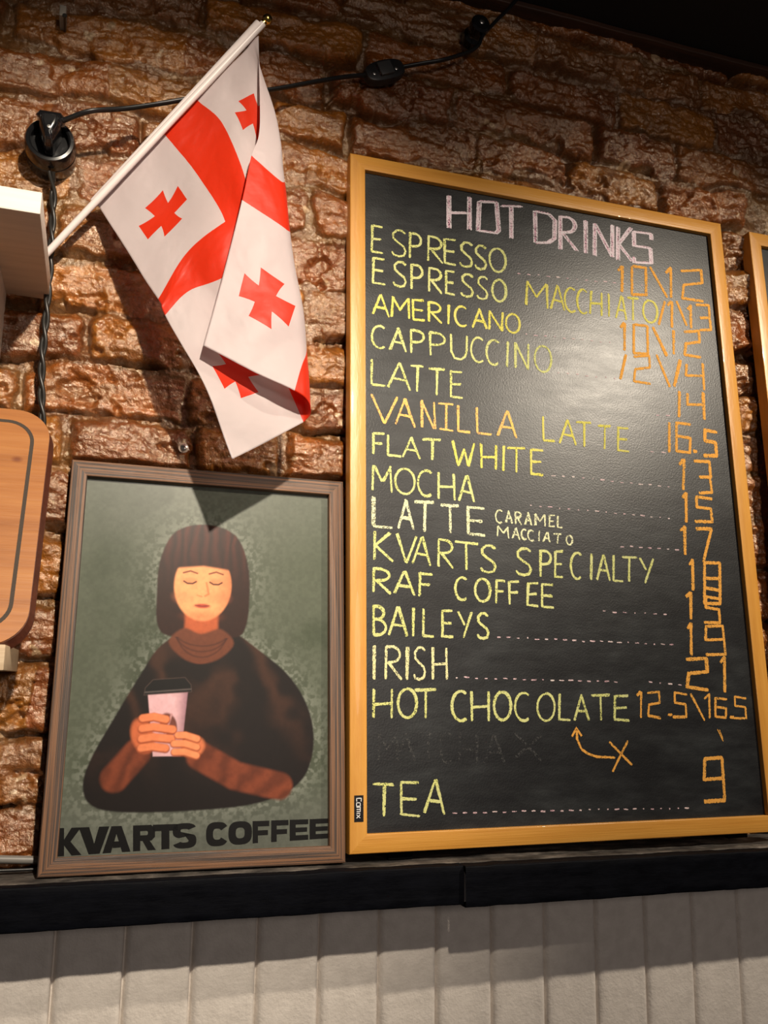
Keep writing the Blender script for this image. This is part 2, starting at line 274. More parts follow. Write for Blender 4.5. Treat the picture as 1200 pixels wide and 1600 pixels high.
MARKS = [('chalk_arrow','o',3.5,[[(301.8,135.7),(301.8,122.7),(307.5,110.3),(316.8,104.1),(329,100.8),(355.4,99.3)],[(294.8,125.6),(302.1,136.4),(308.6,126.1)],[(348.4,118.5),(364.3,103.9),(379.3,89.4)],[(375.5,119.8),(363.2,101.6),(350.5,82.2)]]),('chalk_mark','o',1.6,[[(514.6,132.5),(522.1,117.4)],[(518.3,132.4),(522.5,120.4)]])]
DASHES = [('dp',14,242.1,762,459.8,774.3),('dp',10,249.7,670.5,397.8,675.2),('dp',7,296.6,619,402,620.7),('dp',2,452.9,571.9,487.4,573.4),('dp',2,437.4,514.9,475.7,517.3),('dp',13,280.3,468.8,477.2,466.4),('dp',16,244.7,424.6,472.9,420.6),('dp',7,380.1,376.4,482.2,376.4),('dp',7,345,286.5,454.9,285.5),('dp',20,191.5,249.5,460.1,244),('dp',18,132.6,198.9,369.9,194.1),('dp',4,408.7,194.4,469.1,191.3),('dp',26,125.9,40.1,463.3,34.3)]
# flag cloth: fly fraction, [(hoist fraction, x, y, z)]
FLAG = [
 (0,[(0,-323.7,-20,751.2),(0.2,-287.9,-36,795.5),(0.4,-252.5,-52,839.1),(0.6,-217.6,-68,883),(0.8,-183.9,-84,924.3),(0.9,-166.5,-92,944.7),(0.94,-159.8,-96,954),(0.97,-155.1,-99,960),(1,-151.6,-101,962.9)]),
 (0.217,[(0,-288.8,-45,689.5),(0.2,-245.7,-52,734.5),(0.4,-214,-66,787),(0.6,-182.7,-80,843.5),(0.8,-149.9,-92,861.9),(0.905,-130.5,-96,867.1),(0.93,-127.1,-104,857.5),(0.965,-137,-110,844.6),(1,-147,-112,836)]),
 (0.433,[(0,-248.9,-82,614.3),(0.2,-220.7,-80,676.2),(0.4,-179.4,-92,717.6),(0.6,-151.6,-98,747.2),(0.72,-127.9,-98,763.3),(0.79,-114,-104,774.3),(0.82,-119,-114,768.5),(0.9,-137.5,-118,778.1),(1,-156.1,-118,791.5)]),
 (0.567,[(0,-240.6,-90,593.1),(0.2,-214.5,-86,628.7),(0.4,-178.1,-96,645.6),(0.6,-135.6,-100,676.1),(0.7,-115,-100,694.1),(0.76,-105.5,-107,706.9),(0.8,-113.1,-118,705.7),(0.9,-139,-122,718.2),(1,-165,-120,731.9)]),
 (0.783,[(0,-196.4,-112,510.8),(0.2,-159,-104,534.3),(0.4,-120.1,-106,552.1),(0.52,-96.5,-104,569),(0.58,-87.9,-104,581.9),(0.63,-84.3,-110,592.6),(0.67,-97.5,-122,595.3),(0.8,-134.8,-125,614.8),(1,-181.7,-119,639.4)]),
 (1,[(0,-162.1,-118,427.9),(0.2,-119.4,-106,455.9),(0.36,-87.6,-104,477.5),(0.42,-79.1,-105,484.2),(0.48,-75,-112,490.9),(0.53,-80.5,-122,500.1),(0.59,-96.4,-130,507.1),(0.8,-147.9,-130,526.9),(1,-199.8,-123.5,550.6)])]
POINTS = {'pole_tip': (-146.5,-104,979.6),
 'pole_base': (-373.7,-14,684.4),
 'socket': (-382.3,12,819.9),
 'plug': (-382.5,-50,816.4),
 'cord': [(-374.9,-62,832.6),(-339.4,-55,848.5),(-302.5,-45,866.8),(-259.7,-40,886.9),(-214.1,-40,906.2),(-166.3,-35,926.2),(-116.6,-30,947.7),(-64.3,-22,976),(-17.9,-12,1001.9),(14.9,-8,1015.6)],
 'switch': (38,-8,1025.1),
 'cord2': [(63.3,-8,1039.3),(92.6,-14,1048.3),(119.2,-20,1055.6),(143.6,-20,1068.8),(163.4,-20,1081),(176.4,-20,1094.7),(183.6,-20,1112.2),(204.1,-20,1140.7),(230.3,-20,1174.4),(262.6,-20,1224.6)],
 'reel': (177.4,12,1125.2),
 'twist': [(-378.9,-12,787.7),(-375.7,0,768.2),(-373.9,1,735.5),(-372.8,1,702.4),(-371.7,1,669.8),(-371.4,1,629.3),(-371.1,1,589.3),(-371.4,1,557.7),(-369.1,1,519),(-365.3,0,480.6),(-365.6,0,450.2),(-365,4,406)],
 'screw': (-204.6,0,465.3),
 'clip': (-382.8,0,1007.9),
 'pipe': [(-407,-5,19.3),(-319.1,-5,12.5)],
 'chip': (-334.4,10,418.8)}
POSTER_TEXT = [('K',13.8,46.9,38.4,46.9,16,19.1,40.4,19.7),('V',37.2,46.9,68,47,39.2,19.7,69.7,20.5),('A',60.9,47,89.6,47,62.7,20.3,91.1,21),('R',92.2,47,115.5,47.1,93.7,21.1,116.8,21.6),('T',112.8,47.1,139,47.1,114.1,21.6,140.2,22.2),('S',133.6,47.1,158.8,47.2,134.8,22.1,159.8,22.7),('C',169.2,47.2,193.6,47.2,170.1,22.9,194.3,23.5),('O',193.6,47.2,219.7,47.3,194.3,23.5,220.3,24.2),('F',220.4,47.3,239.1,47.3,221,24.2,239.5,24.6),('F',241.3,47.4,260.9,47.4,241.6,24.7,261.1,25.2),('E',262.3,47.4,283.7,47.4,262.6,25.2,283.8,25.7),('E',285.2,47.4,307.5,47.5,285.3,25.8,307.5,26.3)]
STICKER = [5.6,63.9,15.9,64.3,6.7,34.9,16.6,34.5]

# ------------------------------------------------------------------ structure: brick wall
def make_brick():
    step = .0015
    xs = np.arange(-.60, .86, step); zs = np.arange(-.03, 1.225, step)
    X, Z = np.meshgrid(xs, zs)
    joints = np.array([-.09, -.012, .055, .128, .212, .283, .360, .441, .506, .566, .627, .694, .770, .838, .908, .975, 1.043, 1.112, 1.178, 1.26])
    zw = Z + .011*fbm(X*4, Z*4, 3, 2) + .005*fbm(X*22, Z*22, 4, 3)
    xw = X + .006*fbm(X*14, Z*14, 5, 3)
    k = np.clip(np.searchsorted(joints, zw)-1, 0, len(joints)-2)
    dzl = zw-joints[k]; dzh = joints[k+1]-zw
    dx = np.zeros_like(X); bid = np.zeros(X.shape, np.int64)
    fixed = {7: (-.337, -.19), 9: (-.325, -.205), 8: (-.20, -.06), 6: (-.31, -.17), 13: (.455, .60), 14: (.34, .50, .66), 15: (.39, .53), 12: (.56, .69)}
    for i in range(len(joints)-1):
        c = -.75 + RNG.uniform(0, .1); hd = []
        while c < 1.0:
            hd.append(c); c += RNG.choice([.105, .185, .2, .21, .225])+RNG.uniform(-.012, .012)
        for f in fixed.get(i, ()):
            j = int(np.argmin([abs(h-f) for h in hd])); hd[j] = f
        hd = np.array(sorted(hd)); s = k == i
        q = np.clip(np.searchsorted(hd, xw[s])-1, 0, len(hd)-2)
        lost = RNG.uniform(0, 1, len(hd)) < .22                          # head joints smeared over with mortar and varnish
        lost[[j for j, v_ in enumerate(hd) if any(abs(v_-f) < 1e-6 for f in fixed.get(i, ()))]] = False
        dl = xw[s]-hd[q]+np.where(lost[q], .03, 0); dr = hd[q+1]-xw[s]+np.where(lost[q+1], .03, 0)
        dx[s] = np.minimum(dl, dr); bid[s] = i*40+q
    nb = int(bid.max())+1
    raise_ = RNG.uniform(-.006, .007, nb); tilt = RNG.uniform(-.05, .16, nb); hue = RNG.uniform(0, 1, nb); lum = RNG.uniform(.75, 1.2, nb)
    rag = fbm(X*26, Z*30, 9, 3); rag2 = fbm(X*70, Z*80, 10, 3)
    eb = dzl-.003-.006*rag-.003*rag2-.013*sstep(.15, .6, fbm(X*19, Z*9, 14, 3)); et = dzh-.004-.009*fbm(X*18, Z*20, 12, 4)-.003*rag2; ex = dx-.0035-.008*fbm(X*22, Z*24, 13, 4)-.003*rag2
    cb = np.clip(eb/.0075, 0, 1); ct = np.clip(et/.017, 0, 1); cx_ = np.clip(ex/.011, 0, 1)
    rnd = lambda c: np.sqrt(np.clip(1-(1-c)**2, 0, 1))
    prof = rnd(cb)*(rnd(ct)*.8+.2*sstep(0, 1, ct))*rnd(cx_)
    big = fbm(X*13, Z*15, 21, 3); mid = fbm(X*36, Z*44, 31, 4, .55); fine = fbm(X*150, Z*160, 41, 3, .6)
    ridge = 1-np.abs(fbm(X*22+big*.8, Z*48, 51, 4, .55))*2.4
    pit = -sstep(.30, .55, fbm(X*24, Z*34, 61, 4, .55))
    RELIEF = 1.0+.25*sstep(.0, .4, X)
    face = .015 + raise_[bid] + tilt[bid]*(dzl-dzh)*.35 + RELIEF*(.0060*big + .0040*mid + .0016*(ridge-.5) + .0024*fbm(X*7, Z*75, 57, 3, .6)) + .0011*fine + .008*pit
    flush = sstep(-.42, .25, fbm(X*8, Z*10, 71, 3))
    crack = sstep(.0105, .0, dzl+.003*rag)*sstep(-.25, .25, fbm(X*15, Z*6, 73, 3))
    mort = -.006 + .019*flush + .0045*fbm(X*45, Z*45, 81, 4) + .0016*fine - .017*crack
    H = mort*(1-prof)+face*prof
    H += .006*sstep(.0, .5, X)*sstep(.75, .95, Z)*fbm(X*20, Z*34, 91, 4, .6)
    Y = .030 - H
    for x0_, x1_, z1_, lim in ((-.332, -.003, .447, .0225), (-.002, .604, .896, .0215), (.65, .9, .89, .0215)):   # the courses behind the boards are dressed back
        w_ = sstep(x0_-.001, x0_+.004, X)*sstep(x1_+.001, x1_-.004, X)*sstep(z1_+.001, z1_-.004, Z)
        Y = np.where(Y < lim, Y+(lim-Y)*w_, Y)
    P = np.stack([X, Y, Z], -1)
    me = grid_mesh('wall_back', P[::-1])
    # pigment: fired clay in ochre, orange and purple brown; grey beige lime in the joints
    pal = np.array([lin(186, 118, 38), lin(172, 100, 36), lin(152, 86, 40), lin(196, 128, 44), lin(160, 102, 50)])
    ci = (hue*len(pal)).astype(int)
    clay = pal[ci][bid]*lum[bid][..., None]*.72
    t = sstep(-.5, .6, fbm(X*22, Z*26, 101, 4))[..., None]
    clay = clay*(.62+.55*t) + np.array(lin(96, 50, 14))*(1-t)*.3
    och = sstep(.05, .55, fbm(X*11, Z*14, 111, 3))[..., None]
    clay = clay*(1-.45*och)+np.array(lin(158, 92, 26))*.45*och
    lime = np.array(lin(138, 96, 52))*(.75+.3*fbm(X*60, Z*60, 121, 3)[..., None])
    dark = np.array(lin(112, 68, 34))
    f2 = sstep(-.25, .35, fbm(X*9, Z*12, 131, 3))[..., None]
    lime = lime*f2+dark*(1-f2)
    m = sstep(.25, .8, prof)[..., None]
    C = lime*(1-m)+clay*m
    smear = sstep(.33, .62, fbm(X*17, Z*30, 141, 4))[..., None]*.55
    C = C*(1-smear)+np.array(lin(128, 92, 64))*smear
    chip = sstep(.60, .68, fbm(X*34, Z*38, 151, 3))[..., None]
    C = C*(1-chip)+np.array(lin(196, 172, 150))*chip
    vcol(me, 'clay', np.clip(C[::-1].reshape(-1, 3), 0, 1))
    vcol(me, 'gloss', np.repeat(m[::-1].reshape(-1, 1), 3, 1))
    return me
def brick_mat():
    t = NT('varnished_brick')
    a = t.n('ShaderNodeVertexColor', layer_name='clay'); g = t.n('ShaderNodeVertexColor', layer_name='gloss')
    v = t.coord()
    n1 = t.noise(v, 55, 6, .65); n2 = t.noise(v, 210, 5, .65); n3 = t.noise(v, 620, 3, .6)
    col = t.mix(1.0, a.outputs[0], t.ramp(n2, (.25, (.55, .5, .45)), (.75, (1.15, 1.12, 1.1))), 'MULTIPLY')
    rough = t.math('ADD', t.rng(n1, .3, .7, .20, .34), t.math('MULTIPLY', t.math('SUBTRACT', 1.0, g.outputs[0]), .08))
    t.set(col, rough, Specular_IOR_Level=1.0, Specular_Tint=(1.0, .84, .56, 1), Coat_Weight=.85, Coat_Roughness=.17, Coat_IOR=1.8, Coat_Tint=(1.0, .9, .7, 1))
    n4 = t.noise(v, 340, 3, .5)
    b = t.bump(n1, .0030, .8); b = t.bump(n2, .0014, .9, b); b = t.bump(n4, .0010, 1.0, b); b = t.bump(n3, .0003, .9, b)
    t.nrm(b); t.l(b, t.b.inputs['Coat Normal']); return t.m
struct('wall_back', make_brick(), brick_mat())

# panelled lower wall: planks 71.8 mm wide with a bead and a groove
def make_panel():
    g0, gs = -.3086, .0718
    prof = [(0, .0105), (.0015, .0078), (.004, .0022), (.008, .0006), (.014, 0), (.03, .0002), (.055, .0003), (.062, -.0006), (.066, -.0012), (.0692, -.0006), (.0704, .0016), (.0710, .0060), (.0714, .010)]
    xs, ys = [], []
    for i in range(-3, 15):
        for dx_, dy in prof:
            xs.append(g0+gs*i+dx_); ys.append(dy)
    zs = np.linspace(-.62, -.014, 60)
    X, Z = np.meshgrid(np.array(xs), zs); Y = np.repeat(np.array(ys)[None], len(zs), 0)
    Y = Y + .0006*fbm(X*12, Z*6, 5, 2)
    return grid_mesh('wall_lower', np.stack([X, Y, Z], -1)[::-1])
t = NT('painted_panelling'); v = t.coord()
n1 = t.noise(v, 230, 4, .6); n2 = t.noise(v, 60, 3, .5)
t.set(t.ramp(n2, (.3, lin(214, 206, 198)), (.7, lin(228, 220, 212))), .55)
t.nrm(t.bump(n2, .0012, .6, t.bump(n1, .0011, .7)))
struct('wall_lower', make_panel(), t.m)

# ledge and its two painted boards
t = NT('black_painted_wood'); v = t.coord('Object', (6, 60, 60)); n1 = t.noise(v, 1.2, 5, .6); n2 = t.noise(t.coord('Object', (30, 90, 90)), 1, 4, .7)
t.set(t.ramp(n2, (.35, (.0014, .0016, .003)), (.74, (.0035, .0040, .0068)), (.84, (.012, .012, .013))), t.rng(n2, .3, .7, .5, .7), Specular_IOR_Level=.07)
t.nrm(t.bump(n1, .0012, .7, t.bump(n2, .0004))); M_BLACKWOOD = t.m
def plank(name, x0, x1, y0, y1, z0, z1, seed):
    """a board along x with slightly uneven faces and worn edges"""
    n = 160; xs = np.linspace(x0, x1, n)
    b = .0016
    sec = [(y1, z0), ((y0+y1)/2, z0), (y0+b, z0), (y0+b*.3, z0+b*.3), (y0, z0+b)] + [(y0, z0+(z1-z0)*q) for q in (.2, .4, .6, .8)] + [(y0, z1-b), (y0+b*.3, z1-b*.3), (y0+b, z1), ((y0+y1)/2, z1), (y1, z1)]
    P = np.zeros((len(sec), n, 3))
    for i, (yy, zz) in enumerate(sec):
        P[i, :, 0] = xs
        P[i, :, 1] = yy + .0009*fbm(xs*9, np.full(n, zz*30), seed, 3)
        P[i, :, 2] = zz + .0008*fbm(xs*7, np.full(n, yy*30+3), seed+5, 3) + .0006*fbm(xs*60, np.full(n, yy*30+3), seed+7, 2)
    me = grid_mesh(name, P)
    bm = bmesh.new(); bm.from_mesh(me)
    bmesh.ops.holes_fill(bm, edges=[e for e in bm.edges if e.is_boundary], sides=0)
    bmesh.ops.recalc_face_normals(bm, faces=bm.faces); bm.to_mesh(me); bm.free()
    me.set_sharp_from_angle(angle=math.radians(50)); return me
struct('trim_1', plank('trim_1', -.66, .1263, -.075, -.052, -.0525, -.0105, 3), M_BLACKWOOD)
struct('trim_2', plank('trim_2', .126, .90, -.081, -.052, -.0555, -.0115, 13), M_BLACKWOOD)
def make_ledge():
    xs = np.arange(-.66, .90, .002); ys = np.arange(-.066, .046, .002)
    X, Y = np.meshgrid(xs, ys)
    f = sstep(-.062, -.045, Y)
    Z = -.0104 + f*(.0004+.0022*fbm(X*22, Y*60, 5, 4)) - .006*sstep(-.058, -.066, Y)
    Z = np.minimum(Z, -.0088)
    return grid_mesh('trim_3', np.stack([X, Y, Z], -1))
t = NT('dusty_black_ledge'); v = t.coord('Object', (20, 40, 40)); n1 = t.noise(v, 1, 6, .7)
t.set(t.ramp(n1, (.36, (.012, .011, .011)), (.52, (.07, .062, .055)), (.72, (.22, .19, .165))), .6); t.nrm(t.bump(n1, .002, .8))
struct('trim_3', make_ledge(), t.m)

# ceiling and the thin batten where it meets the bricks
M_CEIL = plain('black_ceiling_paint', (.006, .005, .0045), .8)
bm = bmesh.new(); box_bm(bm, -.7, 1.6, -2.2, .06, 1.1995, 1.26); struct('ceiling', bm_mesh('ceiling', bm), M_CEIL)
M_BATTEN = wood_mat('dark_batten_wood', [(.3, lin(40, 22, 12)), (.7, lin(78, 46, 26))], (6, 80, 80), .55)
struct('trim_4', plank('trim_4', -.6, .86, -.006, .03, 1.190, 1.199, 23), M_BATTEN)

# ------------------------------------------------------------------ chalkboards
BOARD_W, BOARD_H, BOARD_LEAN, BOARD_ROLL = .600, .8986, .0482, .0064
def frame_piece(name, pts2, y0, y1, mat, parent, bevel=.0012):
    """mitred stile or rail: outline in local x,z, extruded from y0 (front) to y1"""
    bm = bmesh.new(); a = [bm.verts.new((x, y0, z)) for x, z in pts2]; b = [bm.verts.new((x, y1, z)) for x, z in pts2]
    bm.faces.new(a); bm.faces.new(b[::-1]); n = len(a); long_ = []
    for i in range(n):
        bm.faces.new((a[i], b[i], b[(i+1) % n], a[(i+1) % n]))
    bm.edges.ensure_lookup_table()
    for e in bm.edges:
        d = e.verts[0].co-e.verts[1].co
        if abs(d.y) < 1e-6 and (abs(d.x) < 1e-6 or abs(d.z) < 1e-6) and abs(e.verts[0].co.y-y0) < 1e-6: long_.append(e)
    if bevel: bmesh.ops.bevel(bm, geom=long_, offset=bevel, segments=3, affect='EDGES', profile=.5)
    return link(name, bm_mesh(name, bm, True), mat, parent)
def frame4(parent, W, H, fw_, y0, y1, mx, mz, bevel=.0012, gap=.0):
    f = fw_
    for nm, pts, m in (('top_rail', [(0, H), (W, H), (W-f, H-f), (f, H-f)], mx), ('bottom_rail', [(0, 0), (f, f), (W-f, f), (W, 0)], mx),
                       ('side_stile', [(0, 0), (0, H), (f, H-f), (f, f)], mz), ('side_stile', [(W, 0), (W-f, f), (W-f, H-f), (W, H)], mz)):
        frame_piece(nm, pts, y0, y1, m, parent, bevel)
BEECH = [(.30, lin(192, 130, 50)), (.5, lin(206, 146, 62)), (.72, lin(216, 158, 74))]
M_BEECH_X = wood_mat('honey_beech_along', BEECH, (5, 90, 90), .38, .15)
M_BEECH_Z = wood_mat('honey_beech_upright', BEECH, (90, 90, 5), .38, .15)
t = NT('blackboard_surface')
v = t.coord('Object', (3, 3, 7)); s1 = t.noise(v, 2.2, 6, .62); s2 = t.noise(t.coord('Object', (14, 14, 50)), 1.6, 5, .65); s3 = t.noise(t.coord('Object', (1, 1, 1)), 420, 2, .5)
dust = t.math('MULTIPLY', t.rng(s1, .38, .72, 0, 1), t.rng(s2, .3, .75, .25, 1))
base = t.mix(t.math('MULTIPLY', dust, .24), lin(17, 18, 21), lin(100, 106, 108))
t.set(base, t.math('SUBTRACT', t.rng(s2, .2, .8, .365, .44), t.math('MULTIPLY', s3, .02)), Specular_IOR_Level=.5)
t.nrm(t.bump(s3, .00035, .5)); M_SLATE = t.m
M_FOOT = plain('black_rubber', (.004, .004, .004), .9, Specular_IOR_Level=.0)
def board_matrix(x):
    return Matrix.Translation((x, -BOARD_H*math.sin(BOARD_LEAN), 0)) @ Matrix.Rotation(-BOARD_LEAN, 4, 'X') @ Matrix.Rotation(-BOARD_ROLL, 4, 'Y')
def make_board(x, label):
    r = thing('chalkboard', None, label, 'chalkboard', None, board_matrix(x))
    frame4(r, BOARD_W, BOARD_H, .0212, 0, .019, M_BEECH_X, M_BEECH_Z)
    p = box('writing_panel', (.018, BOARD_W-.018, .0075, .013, .018, BOARD_H-.018), M_SLATE, r, 0)
    for fx in (.05, .52):
        box('foot', (fx, fx+.03, .011, .0185, -.0095+fx*.0064, .002), M_FOOT, r, 0)
    return r, p
board, panel = make_board(0, 'tall honey-framed menu chalkboard headed HOT DRINKS standing on the black ledge')

# chalk hand: strokes in a unit box, y down
def arc(cx, cy, rx, ry, a0, a1, n=10):
    return [(cx+rx*math.cos(math.radians(a0+(a1-a0)*i/n)), cy+ry*math.sin(math.radians(a0+(a1-a0)*i/n))) for i in range(n+1)]
G = {
 'A': [[(0, 1), (.5, 0)], [(.5, 0), (1, 1)], [(.2, .62), (.82, .64)]],
 'B': [[(.1, 0), (.1, 1)], [(.1, .02)]+arc(.4, .24, .5, .22, -80, 80)+[(.12, .47)], [(.12, .47)]+arc(.4, .73, .6, .25, -80, 80)+[(.1, .99)]],
 'C': [arc(.55, .5, .52, .5, -55, -305, 16)],
 'D': [[(.05, 0), (.05, 1)], [(.05, 0), (.75, .04), (.98, .2), (.98, .8), (.75, .97), (.05, 1)]],
 'E': [[(.05, 0), (.05, 1)], [(.05, .02), (.95, 0)], [(.05, .5), (.85, .48)], [(.05, .98), (1, .98)]],
 'F': [[(.08, 0), (.08, 1)], [(.08, .02), (1, 0)], [(.08, .5), (.85, .47)]],
 'H': [[(.04, 0), (.04, 1)], [(.96, 0), (.96, 1)], [(.04, .54), (.96, .5)]],
 'I': [[(.5, 0), (.5, 1)]],
 'K': [[(.06, 0), (.06, 1)], [(.9, 0), (.1, .52)], [(.1, .5), (1, 1)]],
 'L': [[(.08, 0), (.08, .98)], [(.08, .98), (1, .97)]],
 'M': [[(.02, 1), (.06, 0)], [(.06, 0), (.5, .62)], [(.5, .62), (.95, 0)], [(.95, 0), (1, 1)]],
 'N': [[(.04, 1), (.04, 0)], [(.04, 0), (.96, 1)], [(.96, 1), (.96, 0)]],
 'O': [arc(.5, .5, .5, .5, -100, 262, 22)],
 'P': [[(.08, 0), (.08, 1)], [(.08, .02)]+arc(.45, .27, .52, .25, -80, 80)+[(.1, .54)]],
 'R': [[(.06, 0), (.06, 1)], [(.06, .02)]+arc(.42, .25, .5, .23, -80, 80)+[(.1, .5)], [(.2, .5), (1, 1)]],
 'S': [[(.95, .1), (.7, .0), (.35, .02), (.1, .16), (.12, .34), (.45, .48), (.82, .6), (.97, .76), (.85, .94), (.5, 1), (.15, .97), (.02, .86)]],
 'T': [[(.5, .02), (.5, 1)], [(0, .04), (1, 0)]],
 'U': [[(.04, 0), (.06, .7), (.25, .97), (.6, 1), (.85, .88), (.95, .6), (.95, 0)]],
 'V': [[(0, 0), (.5, 1)], [(.5, 1), (1, 0)]],
 'W': [[(0, 0), (.28, 1)], [(.28, 1), (.55, .3)], [(.55, .3), (.75, 1)], [(.75, 1), (1, 0)]],
 'X': [[(0, 0), (1, 1)], [(1, 0), (0, 1)]],
 'Y': [[(0, 0), (.5, .5)], [(1, 0), (.42, 1)]],
 '0': [[(.1, 0), (.92, .02), (.95, .98), (.08, 1), (.08, .0)]],
 '1': [[(.08, .18), (.62, 0)], [(.62, 0), (.66, 1)]],
 'l': [[(.5, 0), (.5, 1)]],
 '2': [[(.05, .08), (.9, 0), (.95, .42), (.15, .52), (.08, .95), (1, 1)]],
 '3': [[(.05, .02), (.85, .0), (.9, .48), (.3, .5)], [(.88, .48), (.98, .95), (.3, 1)]],
 '4': [[(.04, .08), (.02, .5), (.92, .46)], [(.9, 0), (1, 1)]],
 'o': [[(.08, .02), (.9, 0), (1, .9), (.85, 1), (.02, .96), (.08, .02)]], 's': [[(1, .22), (.97, .02), (.04, .0), (.06, .46), (.94, .5), (.98, .98), (.06, 1), (.04, .82)]],
 'd': [[(.05, 0), (.08, 1)], [(.05, 0), (.72, .06), (.98, .24), (.95, .82), (.66, .96), (.08, 1)]], 'i': [[(.5, 0), (.5, 1)], [(0, .03), (1, 0)], [(.05, .97), (1, 1)]],
 '5': [[(.95, .05), (.1, 0), (.12, .42), (.88, .45), (.95, .96), (.02, 1)]],
 '6': [[(1, .02), (.06, .0), (.06, .98), (.92, 1), (.95, .5), (.1, .46)]],
 '7': [[(0, .03), (.95, 0), (.45, 1)]],
 '8': [[(.08, .02), (.92, 0), (.95, .98), (.06, 1), (.06, .0)], [(.06, .4), (.95, .38)], [(.06, .62), (.95, .66)]],
 '9': [[(.92, .45), (.06, .52), (.08, .06), (.85, .0), (.98, .94), (.05, 1)]],
 '.': [[(0, .4), (1, .6)], [(0, .7), (1, .5)]],
 '\\': [[(0, 0), (1, 1)]], '/': [[(1, 0), (0, 1)]],
}
def resample(pts, step):
    out = [pts[0]]
    for a, b in zip(pts, pts[1:]):
        d = math.hypot(b[0]-a[0], b[1]-a[1]); n = max(1, int(d/step))
        out += [(a[0]+(b[0]-a[0])*i/n, a[1]+(b[1]-a[1])*i/n) for i in range(1, n+1)]
    return out
def ribbon(vs, fs, pts, w, y, ragged=.22):
    """a flat chalk mark along pts (mm) of width w (mm) at local depth y"""
    pts = resample(pts, 1.6); n = len(pts); base = len(vs)
    for i, (x, z) in enumerate(pts):
        a = pts[max(i-1, 0)]; b = pts[min(i+1, n-1)]
        tx, tz = b[0]-a[0], b[1]-a[1]; L = math.hypot(tx, tz) or 1
        w1 = w*.5*(1+random.uniform(-ragged, ragged)); w2 = w*.5*(1+random.uniform(-ragged, ragged))
        if i in (0, n-1): w1 *= .75; w2 *= .75
        vs.append(((x-tz/L*w1)*.001, y, (z+tx/L*w1)*.001)); vs.append(((x+tz/L*w2)*.001, y, (z-tx/L*w2)*.001))
    for i in range(n-1):
        k = base+2*i; fs.append((k, k+1, k+3, k+2))
def glyph(vs, fs, rec, w, y, passes=2):
    ch = rec[0]; q = rec[1:]
    for s in G[ch]:
        for p in range(passes):
            jx, jy = random.uniform(-1, 1)*(1.9 if p else .5), random.uniform(-1, 1)*(1.0 if p else .4)
            ex, ey = random.uniform(-1, 1)*.9, random.uniform(-1, 1)*1.2
            pts = []
            for i, (u, v_) in enumerate(s):
                f = i/max(1, len(s)-1)
                x = (q[0]*(1-u)+q[2]*u)*(1-v_)+(q[4]*(1-u)+q[6]*u)*v_
                z = (q[1]*(1-u)+q[3]*u)*(1-v_)+(q[5]*(1-u)+q[7]*u)*v_
                pts.append((x+jx*(1-f)+ex*f*(1 if p else .4), z+jy*(1-f)+ey*f*(1 if p else .4)))
            ribbon(vs, fs, pts, w*random.uniform(.44, .62) if passes > 1 else w, y-.00004*p-random.uniform(0, .00003))
def chalk_mat(name, c1, c2, cover=.5, sc=520):
    t = NT(name); v = t.coord()
    n = t.noise(v, sc, 3, .7); n2 = t.noise(v, 60, 3, .6)
    t.set(t.mix(t.rng(n2, .3, .7, 0, 1), lin(*c1), lin(*c2)), .95, Specular_IOR_Level=.05)
    k = t.math('ADD', n, t.math('MULTIPLY', t.math('SUBTRACT', n2, .5), .35))
    al = t.rng(k, cover-.10, cover+.05, 0, 1)
    t.l(al, t.b.inputs['Alpha']); return t.m
CH = {'y': chalk_mat('yellow_green_chalk', (214, 216, 132), (204, 206, 146), .43), 'y2': chalk_mat('lemon_chalk', (222, 214, 100), (214, 206, 120), .40),
      'w': chalk_mat('pale_lime_chalk', (232, 232, 196), (220, 222, 176), .46), 'w2': chalk_mat('cream_chalk', (228, 224, 176), (220, 216, 160), .44),
      'o': chalk_mat('orange_chalk', (232, 172, 84), (228, 162, 76), .42), 'o2': chalk_mat('peach_chalk', (238, 182, 120), (236, 196, 110), .42),
      'pink': chalk_mat('pink_and_white_chalk', (236, 176, 200), (232, 226, 230), .46, 420), 'dp': chalk_mat('pale_pink_chalk', (222, 178, 190), (214, 204, 200), .44, 800),
      'w3': chalk_mat('white_chalk', (232, 226, 230), (226, 206, 216), .42), 'ghost': chalk_mat('wiped_chalk', (84, 84, 84), (70, 70, 71), .58, 300)}
YC = .0072                                                            # chalk lies a hair in front of the panel face
word_of = lambda lets: ''.join(l[0] for l in lets).replace('l', '1').upper()
COLNAME = {'y': 'yellow-green', 'y2': 'lemon yellow', 'w': 'pale lime', 'w2': 'cream', 'o': 'orange', 'o2': 'peach', 'pink': 'pink and white', 'ghost': 'wiped grey'}
for nm, colr, w, lets in TEXT:
    vs, fs = [], []
    for rec in lets:
        if nm == 'chalk_heading':
            glyph(vs, fs, rec, 3.6, YC, 1)
        else: glyph(vs, fs, rec, w*1.15, YC, 1 if colr == 'ghost' else 2)
    o = link(nm, mesh(nm, vs, fs), CH[colr], panel)
    part_label(o, '%s chalk writing %s' % (COLNAME[colr], word_of(lets)) if colr != 'ghost' else 'faint wiped chalk writing')
vs, fs = [], []
for rec in TEXT[0][3]:
    for sx_ in (-2.7, 2.7):
        glyph(vs, fs, (rec[0],)+tuple(c+(sx_ if i % 2 == 0 else -.6) for i, c in enumerate(rec[1:])), 2.0, YC-.0001, 1)
part_label(link('chalk_outline', mesh('chalk_outline', vs, fs), CH['w3'], panel), 'white chalk outline of the heading')
for nm, colr, w, strokes in MARKS:
    vs, fs = [], []
    for s in strokes:
        for p in range(2): ribbon(vs, fs, [(x+random.uniform(-.5, .5), z+random.uniform(-.5, .5)) for x, z in s], w*.75, YC-.00004*p)
    link(nm, mesh(nm, vs, fs), CH[colr], panel)
